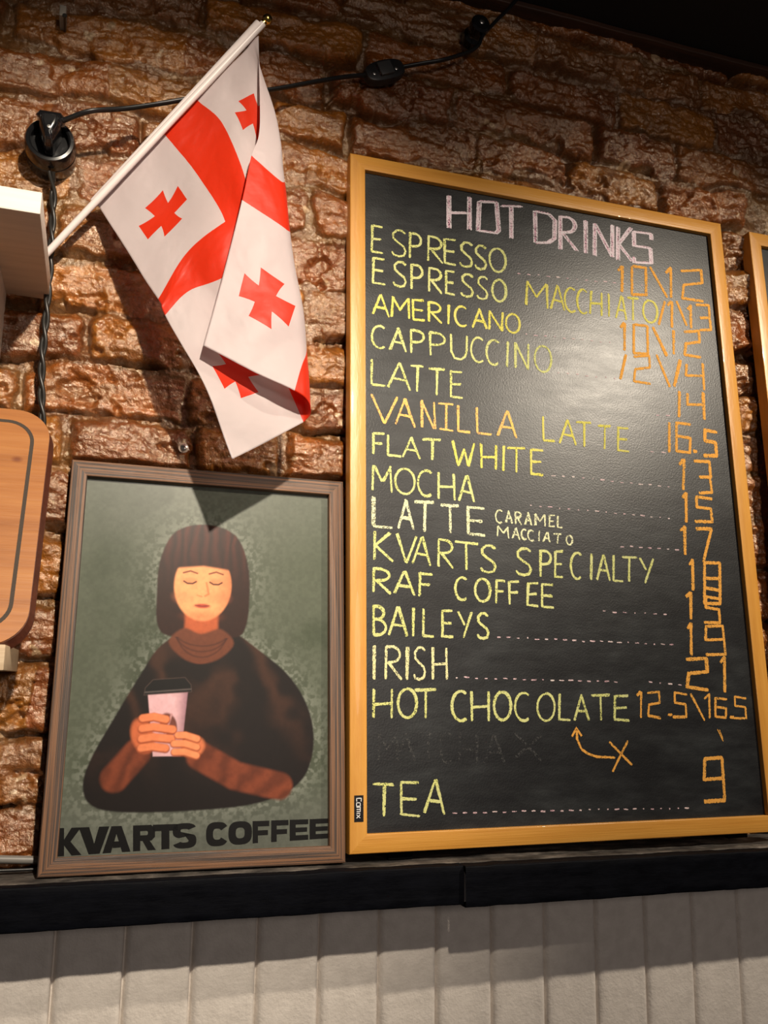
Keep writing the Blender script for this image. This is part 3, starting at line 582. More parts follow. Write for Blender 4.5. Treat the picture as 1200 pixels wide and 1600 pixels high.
for colr, n, x0, z0, x1, z1 in DASHES:
    vs, fs = [], []
    for i in range(n):
        f = (i+.5)/n; L = random.uniform(.8, 3.8); x = x0+(x1-x0)*f; z = z0+(z1-z0)*f+random.uniform(-.8, .8); s = (z1-z0)/(x1-x0)+random.uniform(-.1, .1)
        ribbon(vs, fs, [(x-L, z-L*s), (x, z), (x+L, z+L*s)], random.uniform(1.2, 2.1), YC)
    part_label(link('dotted_leader', mesh('dotted_leader', vs, fs), CH[colr], panel), 'pale pink dotted chalk line')

# maker's sticker on the left stile, lettering running down
q = STICKER
def bil(u, v_, q): return ((q[0]*(1-u)+q[2]*u)*(1-v_)+(q[4]*(1-u)+q[6]*u)*v_, (q[1]*(1-u)+q[3]*u)*(1-v_)+(q[5]*(1-u)+q[7]*u)*v_)
bm = bmesh.new(); box_bm(bm, min(q[0], q[4])*.001, max(q[2], q[6])*.001, -.0004, .0006, q[5]*.001, q[1]*.001)
M_STICK = plain('black_label_film', (.004, .004, .006), .3)
st = link('brand_sticker', bm_mesh('brand_sticker', bm), M_STICK, board); part_label(st, 'small black sticker with white lettering')
LG = {'C': [[(1, .05), (.0, 0), (0, 1), (1, .95)]], 'o': [[(0, 0), (1, 0), (1, 1), (0, 1), (0, 0)]], 'm': [[(0, 1), (0, 0), (1, 0), (1, 1)], [(.5, 0), (.5, 1)]], 'i': [[(.5, 0), (.5, 1)]], 'x': [[(0, 0), (1, 1)], [(1, 0), (0, 1)]]}
vs, fs = [], []; sx0 = min(q[0], q[4]); sw = max(q[2], q[6])-sx0; pos = q[1]-3.2; sh = (q[1]-q[5]-6.4)/5.15
for ch, wd_ in (('C', 1.0), ('o', 1.0), ('m', 1.25), ('i', .35), ('x', 1.0)):
    cap = sw*(.52 if ch == 'C' else .40)
    for s in LG[ch]:
        pts = [(sx0+sw*.24+cap*(1-v_), pos-sh*.85*wd_*u) for u, v_ in s]
        ribbon(vs, fs, pts, 1.0, -.00055, 0)
    pos -= sh*(wd_+.12)
link('brand_lettering', mesh('brand_lettering', vs, fs), plain('white_print', (.75, .75, .75), .5), st)

board2, panel2 = make_board(.6525, 'dark-edged chalkboard cut by the right edge of the photo, beside the HOT DRINKS board')

# ------------------------------------------------------------------ framed poster
PW, PH, PL = .3249, .4504, .1044
poster = thing('framed_poster', None, 'brown wood-framed KVARTS COFFEE poster of a woman holding a cup, on the ledge', 'poster', None,
               Matrix.Translation((-.33, -PH*math.sin(PL), -.0077)) @ Matrix.Rotation(-PL, 4, 'X'))
ZEBRA = [(.36, lin(48, 38, 34)), (.45, lin(66, 55, 50)), (.52, lin(116, 82, 58)), (.60, lin(132, 94, 68)), (.68, lin(76, 63, 56))]
def zebra(name, ring):
    t = NT(name); v = t.coord('Object', ring); f = t.noise(v, 1.0, 3, .5)
    g = t.noise(t.coord('Object', tuple(a*2.5 for a in ring)), 1.0, 4, .7)
    m = t.math('ADD', t.math('MULTIPLY', f, .7), t.math('MULTIPLY', g, .3))
    t.set(t.ramp(m, *ZEBRA), .5); t.nrm(t.bump(g, .0004)); return t.m
frame4(poster, PW, PH, .0185, 0, .020, zebra('striped_frame_wood_along', (3, 420, 420)), zebra('striped_frame_wood_upright', (420, 420, 3)), .0015)
box('backing', (.006, PW-.006, .0092, .013, .006, PH-.006), plain('grey_backing_card', lin(60, 60, 58), .8), poster, 0)
def seg_d(X, Z, a, b):
    ax, az = a; bx, bz = b; px, pz = X-ax, Z-az; vx, vz = bx-ax, bz-az
    h = np.clip((px*vx+pz*vz)/(vx*vx+vz*vz+1e-9), 0, 1); return np.hypot(px-vx*h, pz-vz*h)
def poly_sd(X, Z, pts):
    d = np.full(X.shape, 1e9); ins = np.zeros(X.shape, bool)
    for a, b in zip(pts, pts[1:]+pts[:1]):
        d = np.minimum(d, seg_d(X, Z, a, b))
        c = ((a[1] > Z) != (b[1] > Z)); xx = a[0]+(b[0]-a[0])*(Z-a[1])/((b[1]-a[1]) or 1e-9); ins ^= c & (X < xx)
    return np.where(ins, -d, d)
def smooth_poly(pts, n=5):
    P = [Vector((x, z, 0)) for x, z in pts]; m = len(P); out = []
    for i in range(m):
        a, b, c, d = P[i-1], P[i], P[(i+1) % m], P[(i+2) % m]
        for k in range(n):
            t = k/n; p = .5*((2*b)+(-a+c)*t+(2*a-5*b+4*c-d)*t*t+(-a+3*b-3*c+d)*t**3); out.append((p.x, p.y))
    return out
def paint_poster():
    """an airbrushed print, its own plain design: a woman with bobbed hair in a dark poncho holding a takeaway cup"""
    st_ = .62; xs = np.arange(14, 311, st_); zs = np.arange(14, 437, st_)
    X, Z = np.meshgrid(xs, zs)
    R = lambda *c: np.array(lin(*c))
    n1 = fbm(X*.02, Z*.02, 3, 4)[..., None]; n2 = fbm(X*.25, Z*.25, 9, 3)[..., None]
    C = R(84, 90, 76)*(1+.0*n1) + 0*X[..., None]
    g = sstep(-.3, .5, n1[..., 0]); C = C*(1-g[..., None]*.5)+R(52, 62, 44)*g[..., None]*.5
    top = sstep(330, 440, Z)[..., None]; C = C*(1-.45*top)+R(116, 120, 112)*.45*top
    low = sstep(120, 20, Z)[..., None]; C = C*(1-.5*low)+R(104, 106, 102)*.5*low
    def lay(sd, col, soft=1.0, op=1.0):
        nonlocal C
        m = (1-sstep(-soft, soft, sd))[..., None]*op; C = C*(1-m)+np.asarray(col)*m
    def ell(cx, cz, rx, rz, rot=0.):
        c, s = math.cos(rot), math.sin(rot); a = (X-cx)*c+(Z-cz)*s; b = -(X-cx)*s+(Z-cz)*c
        k = np.hypot(a/rx, b/rz); return (k-1)*min(rx, rz)
    def cap(pts, r):
        d = np.full(X.shape, 1e9)
        for a, b in zip(pts, pts[1:]): d = np.minimum(d, seg_d(X, Z, a, b))
        return d-r
    # pale halo of specks behind the figure
    body = smooth_poly([(150, 262), (112, 240), (90, 205), (66, 160), (46, 120), (38, 92), (46, 70), (76, 61), (150, 60), (225, 66), (272, 86), (289, 122), (285, 165), (262, 205), (222, 238), (190, 258)])
    sdb = poly_sd(X, Z, body)
    hal = np.exp(-np.clip(np.minimum(sdb, ell(158, 322, 54, 62)), 0, 200)/14)*sstep(.05, .6, n2[..., 0]+.3)
    C = C*(1-.45*hal[..., None])+R(146, 150, 140)*.45*hal[..., None]
    hairc = R(44, 22, 16); strand = .5+.5*np.sin((X-157)*.55+fbm(X*.05, Z*.02, 5, 3)*5)
    hairc = hairc+(R(92, 40, 28)-hairc)*(strand*sstep(300, 385, Z)*.6)[..., None]
    hair = smooth_poly([(157, 385), (122, 374), (106, 340), (104, 300), (107, 262), (125, 250), (190, 250), (207, 262), (211, 300), (208, 340), (192, 374)])
    # poncho
    fold = .5+.5*np.sin(X*.075+Z*.05+fbm(X*.015, Z*.015, 77, 3)*5)
    pc = R(20, 12, 10)+(R(60, 36, 25)-R(20, 12, 10))*(fold**3*sstep(70, 210, Z))[..., None]
    lay(sdb, pc, 1.4)
    lay(poly_sd(X, Z, hair), hairc, 1.4)
    skin = R(236, 160, 108); shade = R(176, 88, 50)
    lay(cap([(156, 280), (156, 240)], 19), shade, 2.5)                   # neck
    lay(poly_sd(X, Z, smooth_poly([(120, 244), (136, 260), (156, 254), (178, 260), (194, 244), (178, 226), (156, 220), (136, 226)])), R(104, 56, 36), 2)   # rolled collar
    for o_ in (0, 8, 16): lay(np.abs(ell(157, 262-o_*.2, 34-o_*.3, 22+o_*.6))-.8 + 99*(Z > 250), R(64, 32, 22), 1.2, .7)
    fsd = ell(156, 311, 33, 42); lay(fsd, skin, 1.6)
    rim = np.clip((X-156)/33, -1, 1); sh = sstep(.25, 1.0, rim*.8+.35*np.clip(-fsd/33, 0, 1)*0+.0)
    m = (1-sstep(-1.5, 1.5, fsd))[..., None]; C = C*(1-m*sh[..., None]*.7)+shade*m*sh[..., None]*.7
    lay(ell(135, 297, 9, 6), R(232, 138, 96), 6, .5); lay(ell(176, 297, 9, 6), R(214, 118, 80), 6, .5)
    lay(ell(156, 274, 16, 5), shade, 5, .45)
    lay(poly_sd(X, Z, [(118, 345), (122, 330), (156, 334), (190, 330), (194, 345), (180, 372), (134, 372)]), hairc, 2)      # straight fringe
    for s in (-1, 1):
        ex = 156+s*15
        lay(cap([(ex-8, 325), (ex, 327.5), (ex+8, 325)], .9), R(98, 50, 32), 1.0)
        lay(ell(ex, 316, 8, 4.2), R(214, 130, 88), 2, .6)
        lay(cap([(ex-7, 315), (ex-3, 312.6), (ex+3, 312.6), (ex+7, 315)], .9), R(50, 24, 18), .8)      # lowered lids
    lay(cap([(160, 314), (163, 301), (159, 298.5)], .9), shade, 1.6, .8); lay(cap([(150, 299), (155, 297.5)], .6), shade, 1.2, .7)
    lay(ell(156, 286.5, 8.5, 2.6), R(168, 70, 52), 1.2); lay(cap([(148, 287), (156, 286.2), (164, 287)], .45), R(110, 40, 30), .7)
    # sleeves, cup, hands
    sl = R(112, 54, 32); slf = sl*(.72+.5*(.5+.5*np.sin(X*.2-Z*.12+n1[..., 0]*6)))[..., None]
    lay(cap([(70, 96), (92, 122)], 15), slf, 2.5)
    lay(cap([(250, 84), (200, 96), (160, 118)], 15), slf, 2.5)
    cup = [(100, 186), (144, 190), (139, 118), (109, 118)]
    pink = R(218, 176, 182)+(R(150, 110, 122)-R(218, 176, 182))*(sstep(128, 146, X))[..., None]
    lay(poly_sd(X, Z, cup), pink, .8)
    lay(ell(124, 152, 9, 13, .35), R(110, 62, 52), 1.2); lay(cap([(121, 141), (124, 152), (127, 163)], 1.1), R(190, 140, 140), .9)
    lay(poly_sd(X, Z, [(96, 184), (148, 188), (147, 196), (140, 204), (105, 201), (97, 192)]), R(14, 12, 12), .9)
    lay(np.abs(poly_sd(X, Z, [(96, 184), (148, 188), (147, 196), (140, 204), (105, 201), (97, 192)]))-.25, R(88, 70, 64), .8, .8)
    lay(cap([(97, 187), (147, 191)], .8), R(84, 76, 74), .8)
    lay(ell(97, 140, 12, 19, .35), R(196, 104, 64), 2.2)
    for k_, (za, zb, L) in enumerate(((160, 157, 121), (149, 146, 129), (138, 136, 128), (128, 126, 122))):
        lay(cap([(96, za-2), (108, za), (L, zb)], 4.8), R(150, 72, 42), 1.2); lay(cap([(96, za-1), (108, za+.8), (L, zb+.8)], 3.9), R(226, 134, 88), 1.2)
    lay(ell(152, 128, 13, 11, .3), R(206, 118, 76), 2.2)
    for za, L in ((140, 131), (131, 127), (122, 128)):
        lay(cap([(156, za-4), (143, za), (L+4, za)], 4.3), R(150, 72, 42), 1.2); lay(cap([(156, za-3.4), (143, za+.6), (L+4, za+.6)], 3.4), R(232, 146, 98), 1.2)
    C = C*(1+.13*n2)
    P = np.stack([X*.001, np.full(X.shape, .009), Z*.001], -1)
    me = grid_mesh('printed_picture', P); vcol(me, 'ink', np.clip(C.reshape(-1, 3), 0, 1)); return me
t = NT('poster_print'); a = t.n('ShaderNodeVertexColor', layer_name='ink'); t.set(a.outputs[0], .6, Specular_IOR_Level=.12)
pic = link('printed_picture', paint_poster(), t.m, poster)
# block capitals along the foot of the print
KG = {
 'K': [[(.0, 0), (.36, 0), (.36, 1), (.0, 1)], [(.36, .42), (.66, 0), (1.04, 0), (.62, .5), (1.06, 1), (.66, 1), (.36, .62)]],
 'V': [[(0, 0), (.34, 0), (.5, .62), (.66, 0), (1, 0), (.68, 1), (.32, 1)]],
 'A': [[(0, 1), (.32, 0), (.5, 0), (.5, .3), (.30, 1)], [(.5, .3), (.5, 0), (.68, 0), (1, 1), (.70, 1)], [(.36, .82), (.40, .58), (.60, .58), (.64, .82)]],
 'R': [[(0, 0), (.32, 0), (.32, 1), (0, 1)], [(.32, 0), (.8, 0), (.98, .14), (.98, .48), (.82, .62), (.32, .62), (.32, .40), (.62, .40), (.66, .36), (.66, .27), (.62, .23), (.32, .23)], [(.42, .62), (.74, .62), (1.02, 1), (.66, 1)]],
 'T': [[(0, 0), (1, 0), (1, .26), (0, .26)], [(.34, .26), (.66, .26), (.66, 1), (.34, 1)]],
 'F': [[(0, 0), (.32, 0), (.32, 1), (0, 1)], [(.32, 0), (1, 0), (1, .25), (.32, .25)], [(.32, .43), (.92, .43), (.92, .66), (.32, .66)]],
 'E': [[(0, 0), (.32, 0), (.32, 1), (0, 1)], [(.32, 0), (1, 0), (1, .24), (.32, .24)], [(.32, .39), (.94, .39), (.94, .61), (.32, .61)], [(.32, .76), (1, .76), (1, 1), (.32, 1)]],
}
def band(path_o, path_i): return [[path_o[i], path_o[i+1], path_i[i+1], path_i[i]] for i in range(len(path_o)-1)]
def sup(cx, cy, rx, ry, a0, a1, n=24, e=.72):
    out = []
    for i in range(n+1):
        a = math.radians(a0+(a1-a0)*i/n); c, s = math.cos(a), math.sin(a)
        out.append((cx+rx*math.copysign(abs(c)**e, c), cy+ry*math.copysign(abs(s)**e, s)))
    return out
KG['O'] = band(sup(.5, .5, .5, .52, 0, 360), sup(.5, .5, .19, .24, 0, 360))
KG['C'] = band(sup(.5, .5, .5, .52, -32, -328), sup(.5, .5, .19, .24, -32, -328))
KG['S'] = band(sup(.5, .29, .5, .31, -20, -250, 18)+sup(.5, .71, .5, .31, -85, 160, 18)[3:], sup(.5, .29, .17, .07, -20, -250, 18)+sup(.5, .71, .17, .07, -85, 160, 18)[3:])
bm = bmesh.new()
for rec in POSTER_TEXT:
    for pts in KG[rec[0]]:
        vv = [bm.verts.new((bil(u, v_, rec[1:])[0]*.001, .0087, bil(u, v_, rec[1:])[1]*.001)) for u, v_ in pts]
        try: bm.faces.new(vv)
        except ValueError: pass
part_label(link('block_lettering', bm_mesh('block_lettering', bm), plain('black_print_ink', lin(9, 8, 8), .7, Specular_IOR_Level=.1), pic), 'black block capitals KVARTS COFFEE')
# clear acrylic sheet over the print
t = NT('clear_acrylic'); tr = t.n('ShaderNodeBsdfTransparent'); gl = t.n('ShaderNodeBsdfGlossy'); fr_ = t.n('ShaderNodeFresnel'); mx = t.n('ShaderNodeMixShader')
gl.inputs['Roughness'].default_value = .34; fr_.inputs[0].default_value = 1.22
t.l(fr_.outputs[0], mx.inputs[0]); t.l(tr.outputs[0], mx.inputs[1]); t.l(gl.outputs[0], mx.inputs[2]); t.l(mx.outputs[0], t.out.inputs[0])
me = mesh('acrylic_sheet', [(.013, .0072, .013), (PW-.013, .0072, .013), (PW-.013, .0072, PH-.013), (.013, .0072, PH-.013)], [(0, 1, 2, 3)])
link('acrylic_sheet', me, t.m, poster)

# ------------------------------------------------------------------ flag on its pole
tip = Vector([c*.001 for c in POINTS['pole_tip']]); pb = Vector([c*.001 for c in POINTS['pole_base']])
dr = (pb-tip).normalized(); foot = tip+dr*((tip.z-.6615)/-dr.z)
flag = thing('hand_flag', foot, 'white hand flag with red crosses hanging from a slanted white pole above the poster', 'flag')
L = lambda p: Vector(p)-foot
M_POLE = plain('white_plastic_pole', lin(228, 218, 216), .35)
tube('pole', [L(foot), L(tip)], .0042, M_POLE, flag, 16)
bm = bmesh.new(); q4 = Matrix.Translation(L(tip)) @ (-dr).to_track_quat('Z', 'Y').to_matrix().to_4x4()
lathe(bm, [(.002, -.002), (.0044, -.001), (.0044, .001)] + [(.0062*math.cos(a), .0065+.0062*math.sin(a)) for a in np.linspace(-1.1, 1.5, 12)], q4, 24)
part_label(link('finial', bm_mesh('finial', bm, True), plain('brass', (.75, .5, .12), .18, 1.0), flag), 'small brass ball')
# cloth: rows run along the fly, columns from the lower edge up to the upper edge (which folds forward over the front)
def cr(P, n):
    P = np.asarray(P); out = []
    Q = np.concatenate([2*P[:1]-P[1:2], P, 2*P[-1:]-P[-2:-1]])
    for i in range(1, len(Q)-2):
        for k in range(n):
            t = k/n; a, b, c, d = Q[i-1:i+3]
            out.append(.5*((2*b)+(-a+c)*t+(2*a-5*b+4*c-d)*t*t+(-a+3*b-3*c+d)*t**3))
    out.append(P[-1]); return np.array(out)
rows = np.array([[(u, v_, x*.001, y*.001, z*.001) for v_, x, y, z in cols] for u, cols in FLAG])     # (6, 9, 5)
A1 = cr(rows, 44); A2 = np.transpose(cr(np.transpose(A1, (1, 0, 2)), 30), (1, 0, 2))
U, V = A2[..., 0], A2[..., 1]
XYZ = A2[..., 2:].copy()
wr = .0016*np.sin(V*26+U*5)*np.exp(-U*4)*sstep(0, .08, U) + .0022*np.sin((U*1.2-V)*17+1)*sstep(.05, .4, U)*sstep(1.0, .7, V) + .0009*fbm(U*14, V*9, 5, 3)
XYZ[..., 1] += wr
XYZ -= np.array(foot)
me = grid_mesh('flag_cloth', XYZ)
uv = me.uv_layers.new(name='weave'); li = np.zeros(len(me.loops), np.int32); me.loops.foreach_get('vertex_index', li)
uv.data.foreach_set('uv', np.stack([U.reshape(-1)[li], V.reshape(-1)[li]], -1).reshape(-1).astype(np.float32))
t = NT('printed_flag_cloth'); tc = t.n('ShaderNodeUVMap', uv_map='weave'); sp = t.n('ShaderNodeSeparateXYZ'); t.l(tc.outputs[0], sp.inputs[0])
fx = t.math('MULTIPLY', sp.outputs[0], 3.0); fy = t.math('MULTIPLY', sp.outputs[1], 2.0)
cx = t.math('ABSOLUTE', t.math('SUBTRACT', fx, 1.5)); cy = t.math('ABSOLUTE', t.math('SUBTRACT', fy, 1.0))
big = t.math('MAXIMUM', t.math('LESS_THAN', cx, .2), t.math('LESS_THAN', cy, .2))
a_ = t.math('ABSOLUTE', t.math('SUBTRACT', cx, .85)); b_ = t.math('ABSOLUTE', t.math('SUBTRACT', cy, .6))
def arm(p, q): return t.math('MULTIPLY', t.math('LESS_THAN', p, .222), t.math('LESS_THAN', q, t.math('ADD', .072, t.math('MULTIPLY', t.math('MULTIPLY', p, p), .62))))
small = t.math('MAXIMUM', arm(a_, b_), arm(b_, a_))
red = t.math('MAXIMUM', big, small)
colf = t.mix(red, lin(230, 219, 220), lin(238, 58, 14))
t.set(colf, .48, Sheen_Weight=.15)
tl = t.n('ShaderNodeBsdfTranslucent'); t.l(colf, tl.inputs[0]); ms = t.n('ShaderNodeMixShader'); ms.inputs[0].default_value = .52
t.l(t.b.outputs[0], ms.inputs[1]); t.l(tl.outputs[0], ms.inputs[2]); t.l(ms.outputs[0], t.out.inputs[0])
wv = t.noise(t.coord('Object', (1, 1, 1)), 35, 3, .5); t.nrm(t.bump(wv, .002, .5))
M_CLOTH = t.m
fc = link('flag_cloth', me, M_CLOTH, flag)
sd_ = fc.modifiers.new('thickness', 'SOLIDIFY'); sd_.thickness = .0003
s0 = Vector(XYZ[0, 0].tolist()); s1 = L(tip)
tube('pole_sleeve', [s0*1.0 + (s1-s0)*f + Vector((-.0026, 0, .0020)) for f in np.linspace(-.005, .985, 8)], .0058, plain('white_cloth_sleeve', lin(232, 220, 218), .6, bump=(60, .001)), flag, 16)

# ------------------------------------------------------------------ wall shelf, small shelf and wooden sign at the left
t = NT('white_painted_wood'); n_ = t.noise(t.coord('Object', (6, 80, 80)), 1, 4, .6); t.set(t.ramp(n_, (.3, lin(206, 196, 184)), (.7, lin(222, 212, 200))), .5); t.nrm(t.bump(n_, .0005)); M_WHITE = t.m
shelf = thing('wall_shelf', (-.55, .02, .636), 'white painted wall shelf at the upper left, seen from below', 'shelf')
box('shelf_board', (-.18, .180, -.218, -.006, 0, .0235), M_WHITE, shelf, .0012)
bm = bmesh.new()
for pa in ([(-.006, 0), (-.12, 0), (-.12, -.008), (-.016, -.092), (-.006, -.092)],):
    a = [bm.verts.new((.118, y, z)) for y, z in pa]; b = [bm.verts.new((.132, y, z)) for y, z in pa]
    bm.faces.new(a); bm.faces.new(b[::-1])
    for i in range(len(a)): bm.faces.new((a[i], b[i], b[(i+1) % len(a)], a[(i+1) % len(a)]))
link('bracket', bm_mesh('bracket', bm), M_WHITE, shelf)
M_PALE = wood_mat('pale_raw_wood', [(.3, lin(186, 160, 128)), (.7, lin(212, 190, 160))], (6, 90, 90), .6)
low = thing('wall_shelf', (-.5, .02, .198), 'small pale wooden shelf under the rounded wooden sign', 'shelf')
box('shelf_board', (-.18, .1305, -.175, -.004, 0, .024), M_PALE, low, .0012)
# rounded plank sign leaning on the small shelf
SH, SW_, ST, SLEAN = .292, .34, .016, .40
sign = thing('wooden_sign', None, 'rounded honey-brown wooden board with a dark inset line leaning at the left edge', 'sign', None,
             Matrix.Translation((-.355-SW_, -.1185, .2225)) @ Matrix.Rotation(-SLEAN, 4, 'X'))
def rrect(x0, x1, z0, z1, r, n=10):
    out = []
    for cx_, cz_, a0 in ((x1-r, z1-r, 0), (x0+r, z1-r, 90), (x0+r, z0+r, 180), (x1-r, z0+r, 270)):
        out += [(cx_+r*math.cos(math.radians(a0+90*i/n)), cz_+r*math.sin(math.radians(a0+90*i/n))) for i in range(n+1)]
    return out
def slab(name, pts, y0, y1, mat, parent, bev=.001, hole=None, back=None):
    bm = bmesh.new()
    if hole is None:
        a = [bm.verts.new((x, y0, z)) for x, z in pts]; b = [bm.verts.new((x, y1, z)) for x, z in pts]; n = len(a)
        f = bm.faces.new(a); bm.faces.new(b[::-1])
        for i in range(n): bm.faces.new((a[i], b[i], b[(i+1) % n], a[(i+1) % n]))
        if bev: bmesh.ops.bevel(bm, geom=list(f.edges), offset=bev, segments=2, affect='EDGES')
    else:
        n = len(pts); R_ = [[bm.verts.new((x, y, z)) for x, z in p] for p, y in ((pts, y0), (hole, y0), (hole, y1), (back or pts, y1))]
        for k in range(4):
            for i in range(n): bm.faces.new((R_[k][i], R_[k][(i+1) % n], R_[(k+1) % 4][(i+1) % n], R_[(k+1) % 4][i]))
    return link(name, bm_mesh(name, bm, bool(bev)), mat, parent)
t = NT('knotty_honey_wood'); v = t.coord('Object', (2.2, 30, 26)); f = t.noise(v, 1.3, 5, .6); g = t.noise(t.coord('Object', (8, 200, 140)), 1, 4, .65)
m = t.math('ADD', t.math('MULTIPLY', f, .7), t.math('MULTIPLY', g, .3))
vo = t.n('ShaderNodeTexVoronoi'); t.l(t.coord('Object', (15, 1, 21)), vo.inputs['Vector']); vo.inputs['Scale'].default_value = 1.0
kn = t.rng(vo.outputs['Distance'], .035, .11, 1, 0)
cw = t.mix(t.math('MULTIPLY', kn, .8), t.ramp(m, (.3, lin(136, 80, 38)), (.5, lin(166, 106, 54)), (.7, lin(184, 126, 70))), lin(110, 52, 26))
t.set(cw, .5); t.nrm(t.bump(g, .0005)); M_SIGN = t.m
slab('sign_board', rrect(0, SW_, 0, SH, .038), 0, ST, M_SIGN, sign, .0015)
EDGE_M = wood_mat('dark_stained_edge', [(.3, lin(70, 32, 20)), (.7, lin(104, 52, 34))], (20, 60, 60), .5)
slab('edge_band', rrect(-.0004, SW_+.0004, -.0004, SH+.0004, .0384), .0022, ST-.0004, EDGE_M, sign, 0, rrect(.001, SW_-.001, .001, SH-.001, .037), rrect(-.0048, SW_+.0048, -.0036, SH+.001, .042))
slab('inset_line', rrect(.0155, SW_-.0155, .0155, SH-.0155, .030), -.0003, .0006, plain('dark_grey_inlay', lin(66, 56, 48), .8, bump=(400, .0006)), sign, 0, rrect(.0195, SW_-.0195, .0195, SH-.0195, .026))

# ------------------------------------------------------------------ wiring
M_BLK = plain('black_bakelite', (.008, .008, .009), .22, Coat_Weight=.4)
M_CORD = plain('black_cord', (.010, .010, .011), .36)
M_TW = plain('twisted_black_cord', (.020, .018, .016), .34)
M_STEEL = plain('zinc_steel', (.62, .60, .57), .28, 1.0)
so = Vector([c*.001 for c in POINTS['socket']])
sk = thing('wall_socket', so, 'round black surface-mounted wall socket left of the flag', 'socket')
TOY = Matrix.Rotation(math.radians(90), 4, 'X')                       # lathe axis turned to face the room (-y)
bm = bmesh.new()
lathe(bm, [(.0285, -.006), (.0292, .0), (.0292, .016), (.0284, .017), (.0284, .0178), (.0290, .0186), (.0286, .036), (.0268, .0395), (.0235, .0400), (.0215, .0385), (.0205, .030), (.0, .030)], TOY, 56)
link('socket_body', bm_mesh('socket_body', bm, True), M_BLK, sk)
mm_ = lambda key: [Vector([c*.001 for c in p]) for p in POINTS[key]]
c1 = mm_('cord'); c2 = mm_('cord2'); sw = Vector([c*.001 for c in POINTS['switch']])
c1[0] = so+Vector((.012, -.054, .0172))
cordt = thing('extension_cord', c1[0], 'black plug and cord with an inline switch running behind the flag up to the ceiling', 'cord')
pgo = so+Vector((0, -.031, 0))-c1[0]; PGM = Matrix.Translation(pgo)
bm = bmesh.new()
prof = [(-.0125, .019), (.0125, .019), (.0125, .006), (.0065, -.010), (.004, -.016), (-.004, -.016), (-.0065, -.010), (-.0125, .006)]
lay_ = []
for y, s in ((0, 1.0), (-.018, .98), (-.030, .86), (-.034, .62)):
    lay_.append([bm.verts.new((x*s, y, z*s+.004*(1-s)*4)) for x, z in prof])
n = len(prof)
for a, b in zip(lay_, lay_[1:]):
    for i in range(n): bm.faces.new((a[i], a[(i+1) % n], b[(i+1) % n], b[i]))
bm.faces.new(lay_[0][::-1]); bm.faces.new(lay_[-1])
bmesh.ops.bevel(bm, geom=list(bm.edges), offset=.0012, segments=2, affect='EDGES')
pg = link('plug', bm_mesh('plug', bm, True), M_BLK, cordt); pg.location = pgo
tube('cable_boss', [(-.0135, -.022, .015), (-.011, -.022, .0165), (.011, -.022, .0175), (.0145, -.023, .0172)], [.006, .0095, .0092, .006], M_BLK, pg, 18)
bm = bmesh.new(); lathe(bm, [(.0022, 0), (.0022, .0016), (.0, .0018)], Matrix.Translation((0, -.033, .001)) @ TOY, 14)
link('plug_screw', bm_mesh('plug_screw', bm, True), M_STEEL, pg)
tube('cord_run', [p-c1[0] for p in catmull(c1, 8)], .0026, M_CORD, cordt, 12, 1.35)
tube('cord_run', [p-c1[0] for p in catmull(c2, 8)], .0026, M_CORD, cordt, 12, 1.35)
ang = math.atan2(c2[0].z-c1[-1].z, c2[0].x-c1[-1].x)
swm = Matrix.Translation(sw-c1[0]) @ Matrix.Rotation(-ang, 4, 'Y')
bm = bmesh.new()
ol = [(.0305*math.copysign(abs(math.cos(a))**.9, math.cos(a)), .0150*math.copysign(abs(math.sin(a))**.62, math.sin(a))) for a in np.linspace(0, 2*math.pi, 41)[:-1]]
rings = [[bm.verts.new(swm @ Vector((x*s, y, z*s))) for x, z in ol] for y, s in ((.008, .96), (.006, 1.0), (-.004, 1.0), (-.0065, .96), (-.0075, .86))]
for a, b in zip(rings, rings[1:]):
    for i in range(40): bm.faces.new((a[i], a[(i+1) % 40], b[(i+1) % 40], b[i]))
bm.faces.new(rings[0][::-1]); bm.faces.new(rings[-1])
swb = link('inline_switch', bm_mesh('inline_switch', bm, True), plain('satin_black_plastic', (.022, .022, .023), .4), cordt)
bm = bmesh.new(); box_bm(bm, -.0115, .0095, -.0125, -.0068, -.0095, .0095, .0012)
for v_ in bm.verts: v_.co = swm @ v_.co
link('rocker', bm_mesh('rocker', bm, True), plain('grey_black_rocker', (.06, .06, .06), .45), swb)
for sxx in (-.0185, .0165):
    bm = bmesh.new(); lathe(bm, [(.0030, 0), (.0030, .0012), (.0022, .0016)], swm @ Matrix.Translation((sxx, -.0066, -.002)) @ TOY, 14)
    link('switch_screw', bm_mesh('switch_screw', bm, True), M_STEEL, swb)
rl = Vector([c*.001 for c in POINTS['reel']])
ins = thing('cord_insulator', rl, 'small round black knob insulator holding the cord near the ceiling', 'insulator')
bm = bmesh.new(); lathe(bm, [(.0125, -.004), (.0150, .002), (.0150, .012), (.0105, .016), (.0095, .021), (.0105, .026), (.0142, .029), (.0142, .038), (.0115, .041), (.0055, .0415)], TOY, 40)
link('knob', bm_mesh('knob', bm, True), M_BLK, ins)
bm = bmesh.new(); lathe(bm, [(.0040, .041), (.0040, .0428), (.0030, .0434)], TOY, 18)
link('screw_head', bm_mesh('screw_head', bm, True), M_STEEL, ins)
tw = catmull(mm_('twist'), 14); tw0 = tw[0]
twt = thing('twisted_cord', tw0, 'twisted two-strand black cord hanging down the bricks below the wall socket', 'cord')
for ph in (0, math.pi):
    pts = []; s_ = 0
    for i, p in enumerate(tw):
        if i: s_ += (p-tw[i-1]).length
        a = s_*2*math.pi/.062+ph
        pts.append(p-tw0+Vector((.0023*math.cos(a), .0023*math.sin(a), 0)))
    tube('strand', pts, .0024, M_TW, twt, 10)

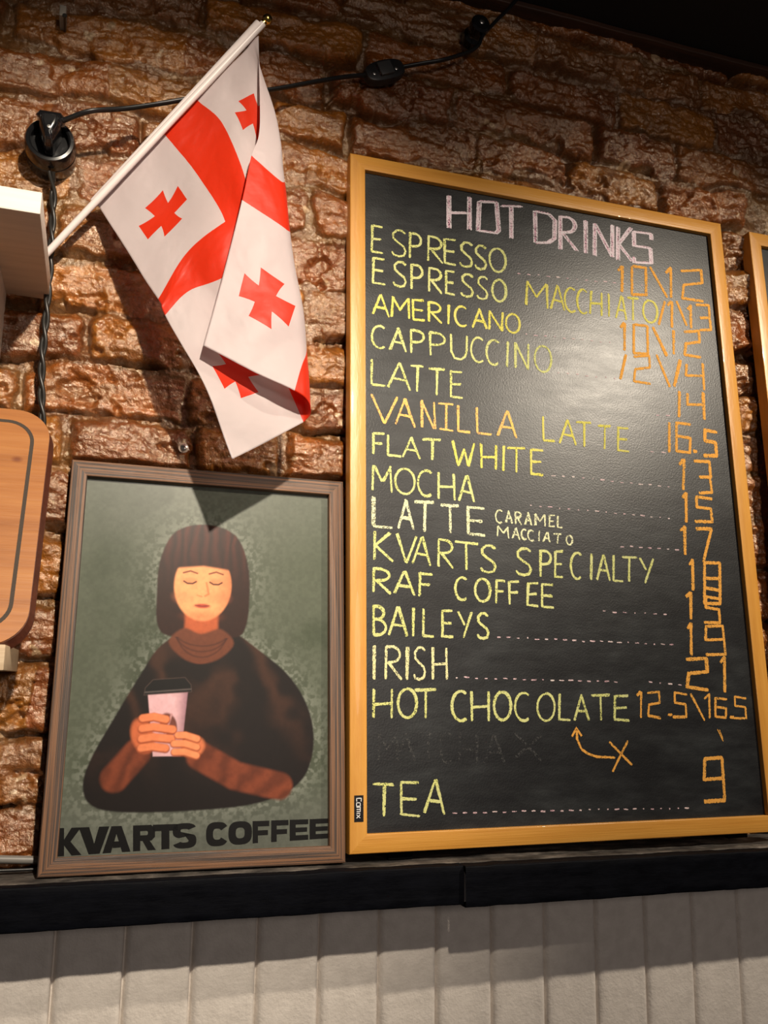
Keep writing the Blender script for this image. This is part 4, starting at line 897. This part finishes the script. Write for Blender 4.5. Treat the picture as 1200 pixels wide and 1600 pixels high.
# grey conduit and thin wires lying on the ledge at the left
pp = mm_('pipe')
cz_ = -.0085+.0046
tag(tube('conduit', [(-.62, -.004, cz_+.012), (-.50, -.003, cz_+.011), (-.40, -.002, cz_+.010), (-.30, -.002, cz_+.0035), (-.22, .0, cz_)], .0042, plain('grey_conduit', lin(126, 122, 118), .4), None, 16),
    'thin grey conduit pipe lying along the ledge behind the poster', 'pipe')
tag(tube('thin_wire', catmull([(-.62, -.014, -.004), (-.48, -.016, -.0055), (-.40, -.015, -.0045), (-.34, -.012, -.0055), (-.26, -.008, -.0065)], 8), .0016, M_CORD, None, 8),
    'thin black wire lying on the ledge in front of the grey conduit', 'wire')
# screw with washer in the bricks above the poster, small clip at the top
sc = Vector([c*.001 for c in POINTS['screw']])
s_ = thing('wall_screw', sc, 'steel screw with a washer in the bricks above the poster', 'screw')
bm = bmesh.new(); lathe(bm, [(.0052, -.002), (.0060, -.001), (.0060, .0002), (.0045, .0010)], TOY, 28)
link('washer', bm_mesh('washer', bm, True), plain('pale_washer', lin(206, 186, 170), .4), s_)
bm = bmesh.new(); lathe(bm, [(.0022, -.034), (.0022, .001), (.0040, .0014), (.0038, .0034), (.0022, .0042)], TOY, 20)
link('screw_head', bm_mesh('screw_head', bm, True), M_STEEL, s_)
for a in (0, 1):
    box('cross_slot', (-.0024 if a else -.0005, .0024 if a else .0005, -.0045, -.0038, -.0005 if a else -.0024, .0005 if a else .0024), plain('slot_shadow', (.02, .02, .02), .6), s_, 0)
cl = Vector([c*.001 for c in POINTS['clip']])
k_ = thing('cable_clip', cl, 'small pale cable clip nailed to the dark bricks at the top left', 'clip')
box('clip_body', (-.004, .004, -.006, .022, -.004, .011), plain('pale_grey_plastic', lin(150, 142, 132), .5), k_, .0012)
bm = bmesh.new(); lathe(bm, [(.0016, -.02), (.0016, .006), (.0030, .0065), (.0028, .008)], Matrix.Translation((.003, -.002, -.006)) @ TOY, 14)
link('nail', bm_mesh('nail', bm, True), plain('dark_steel', (.12, .11, .1), .35, 1.0), k_)
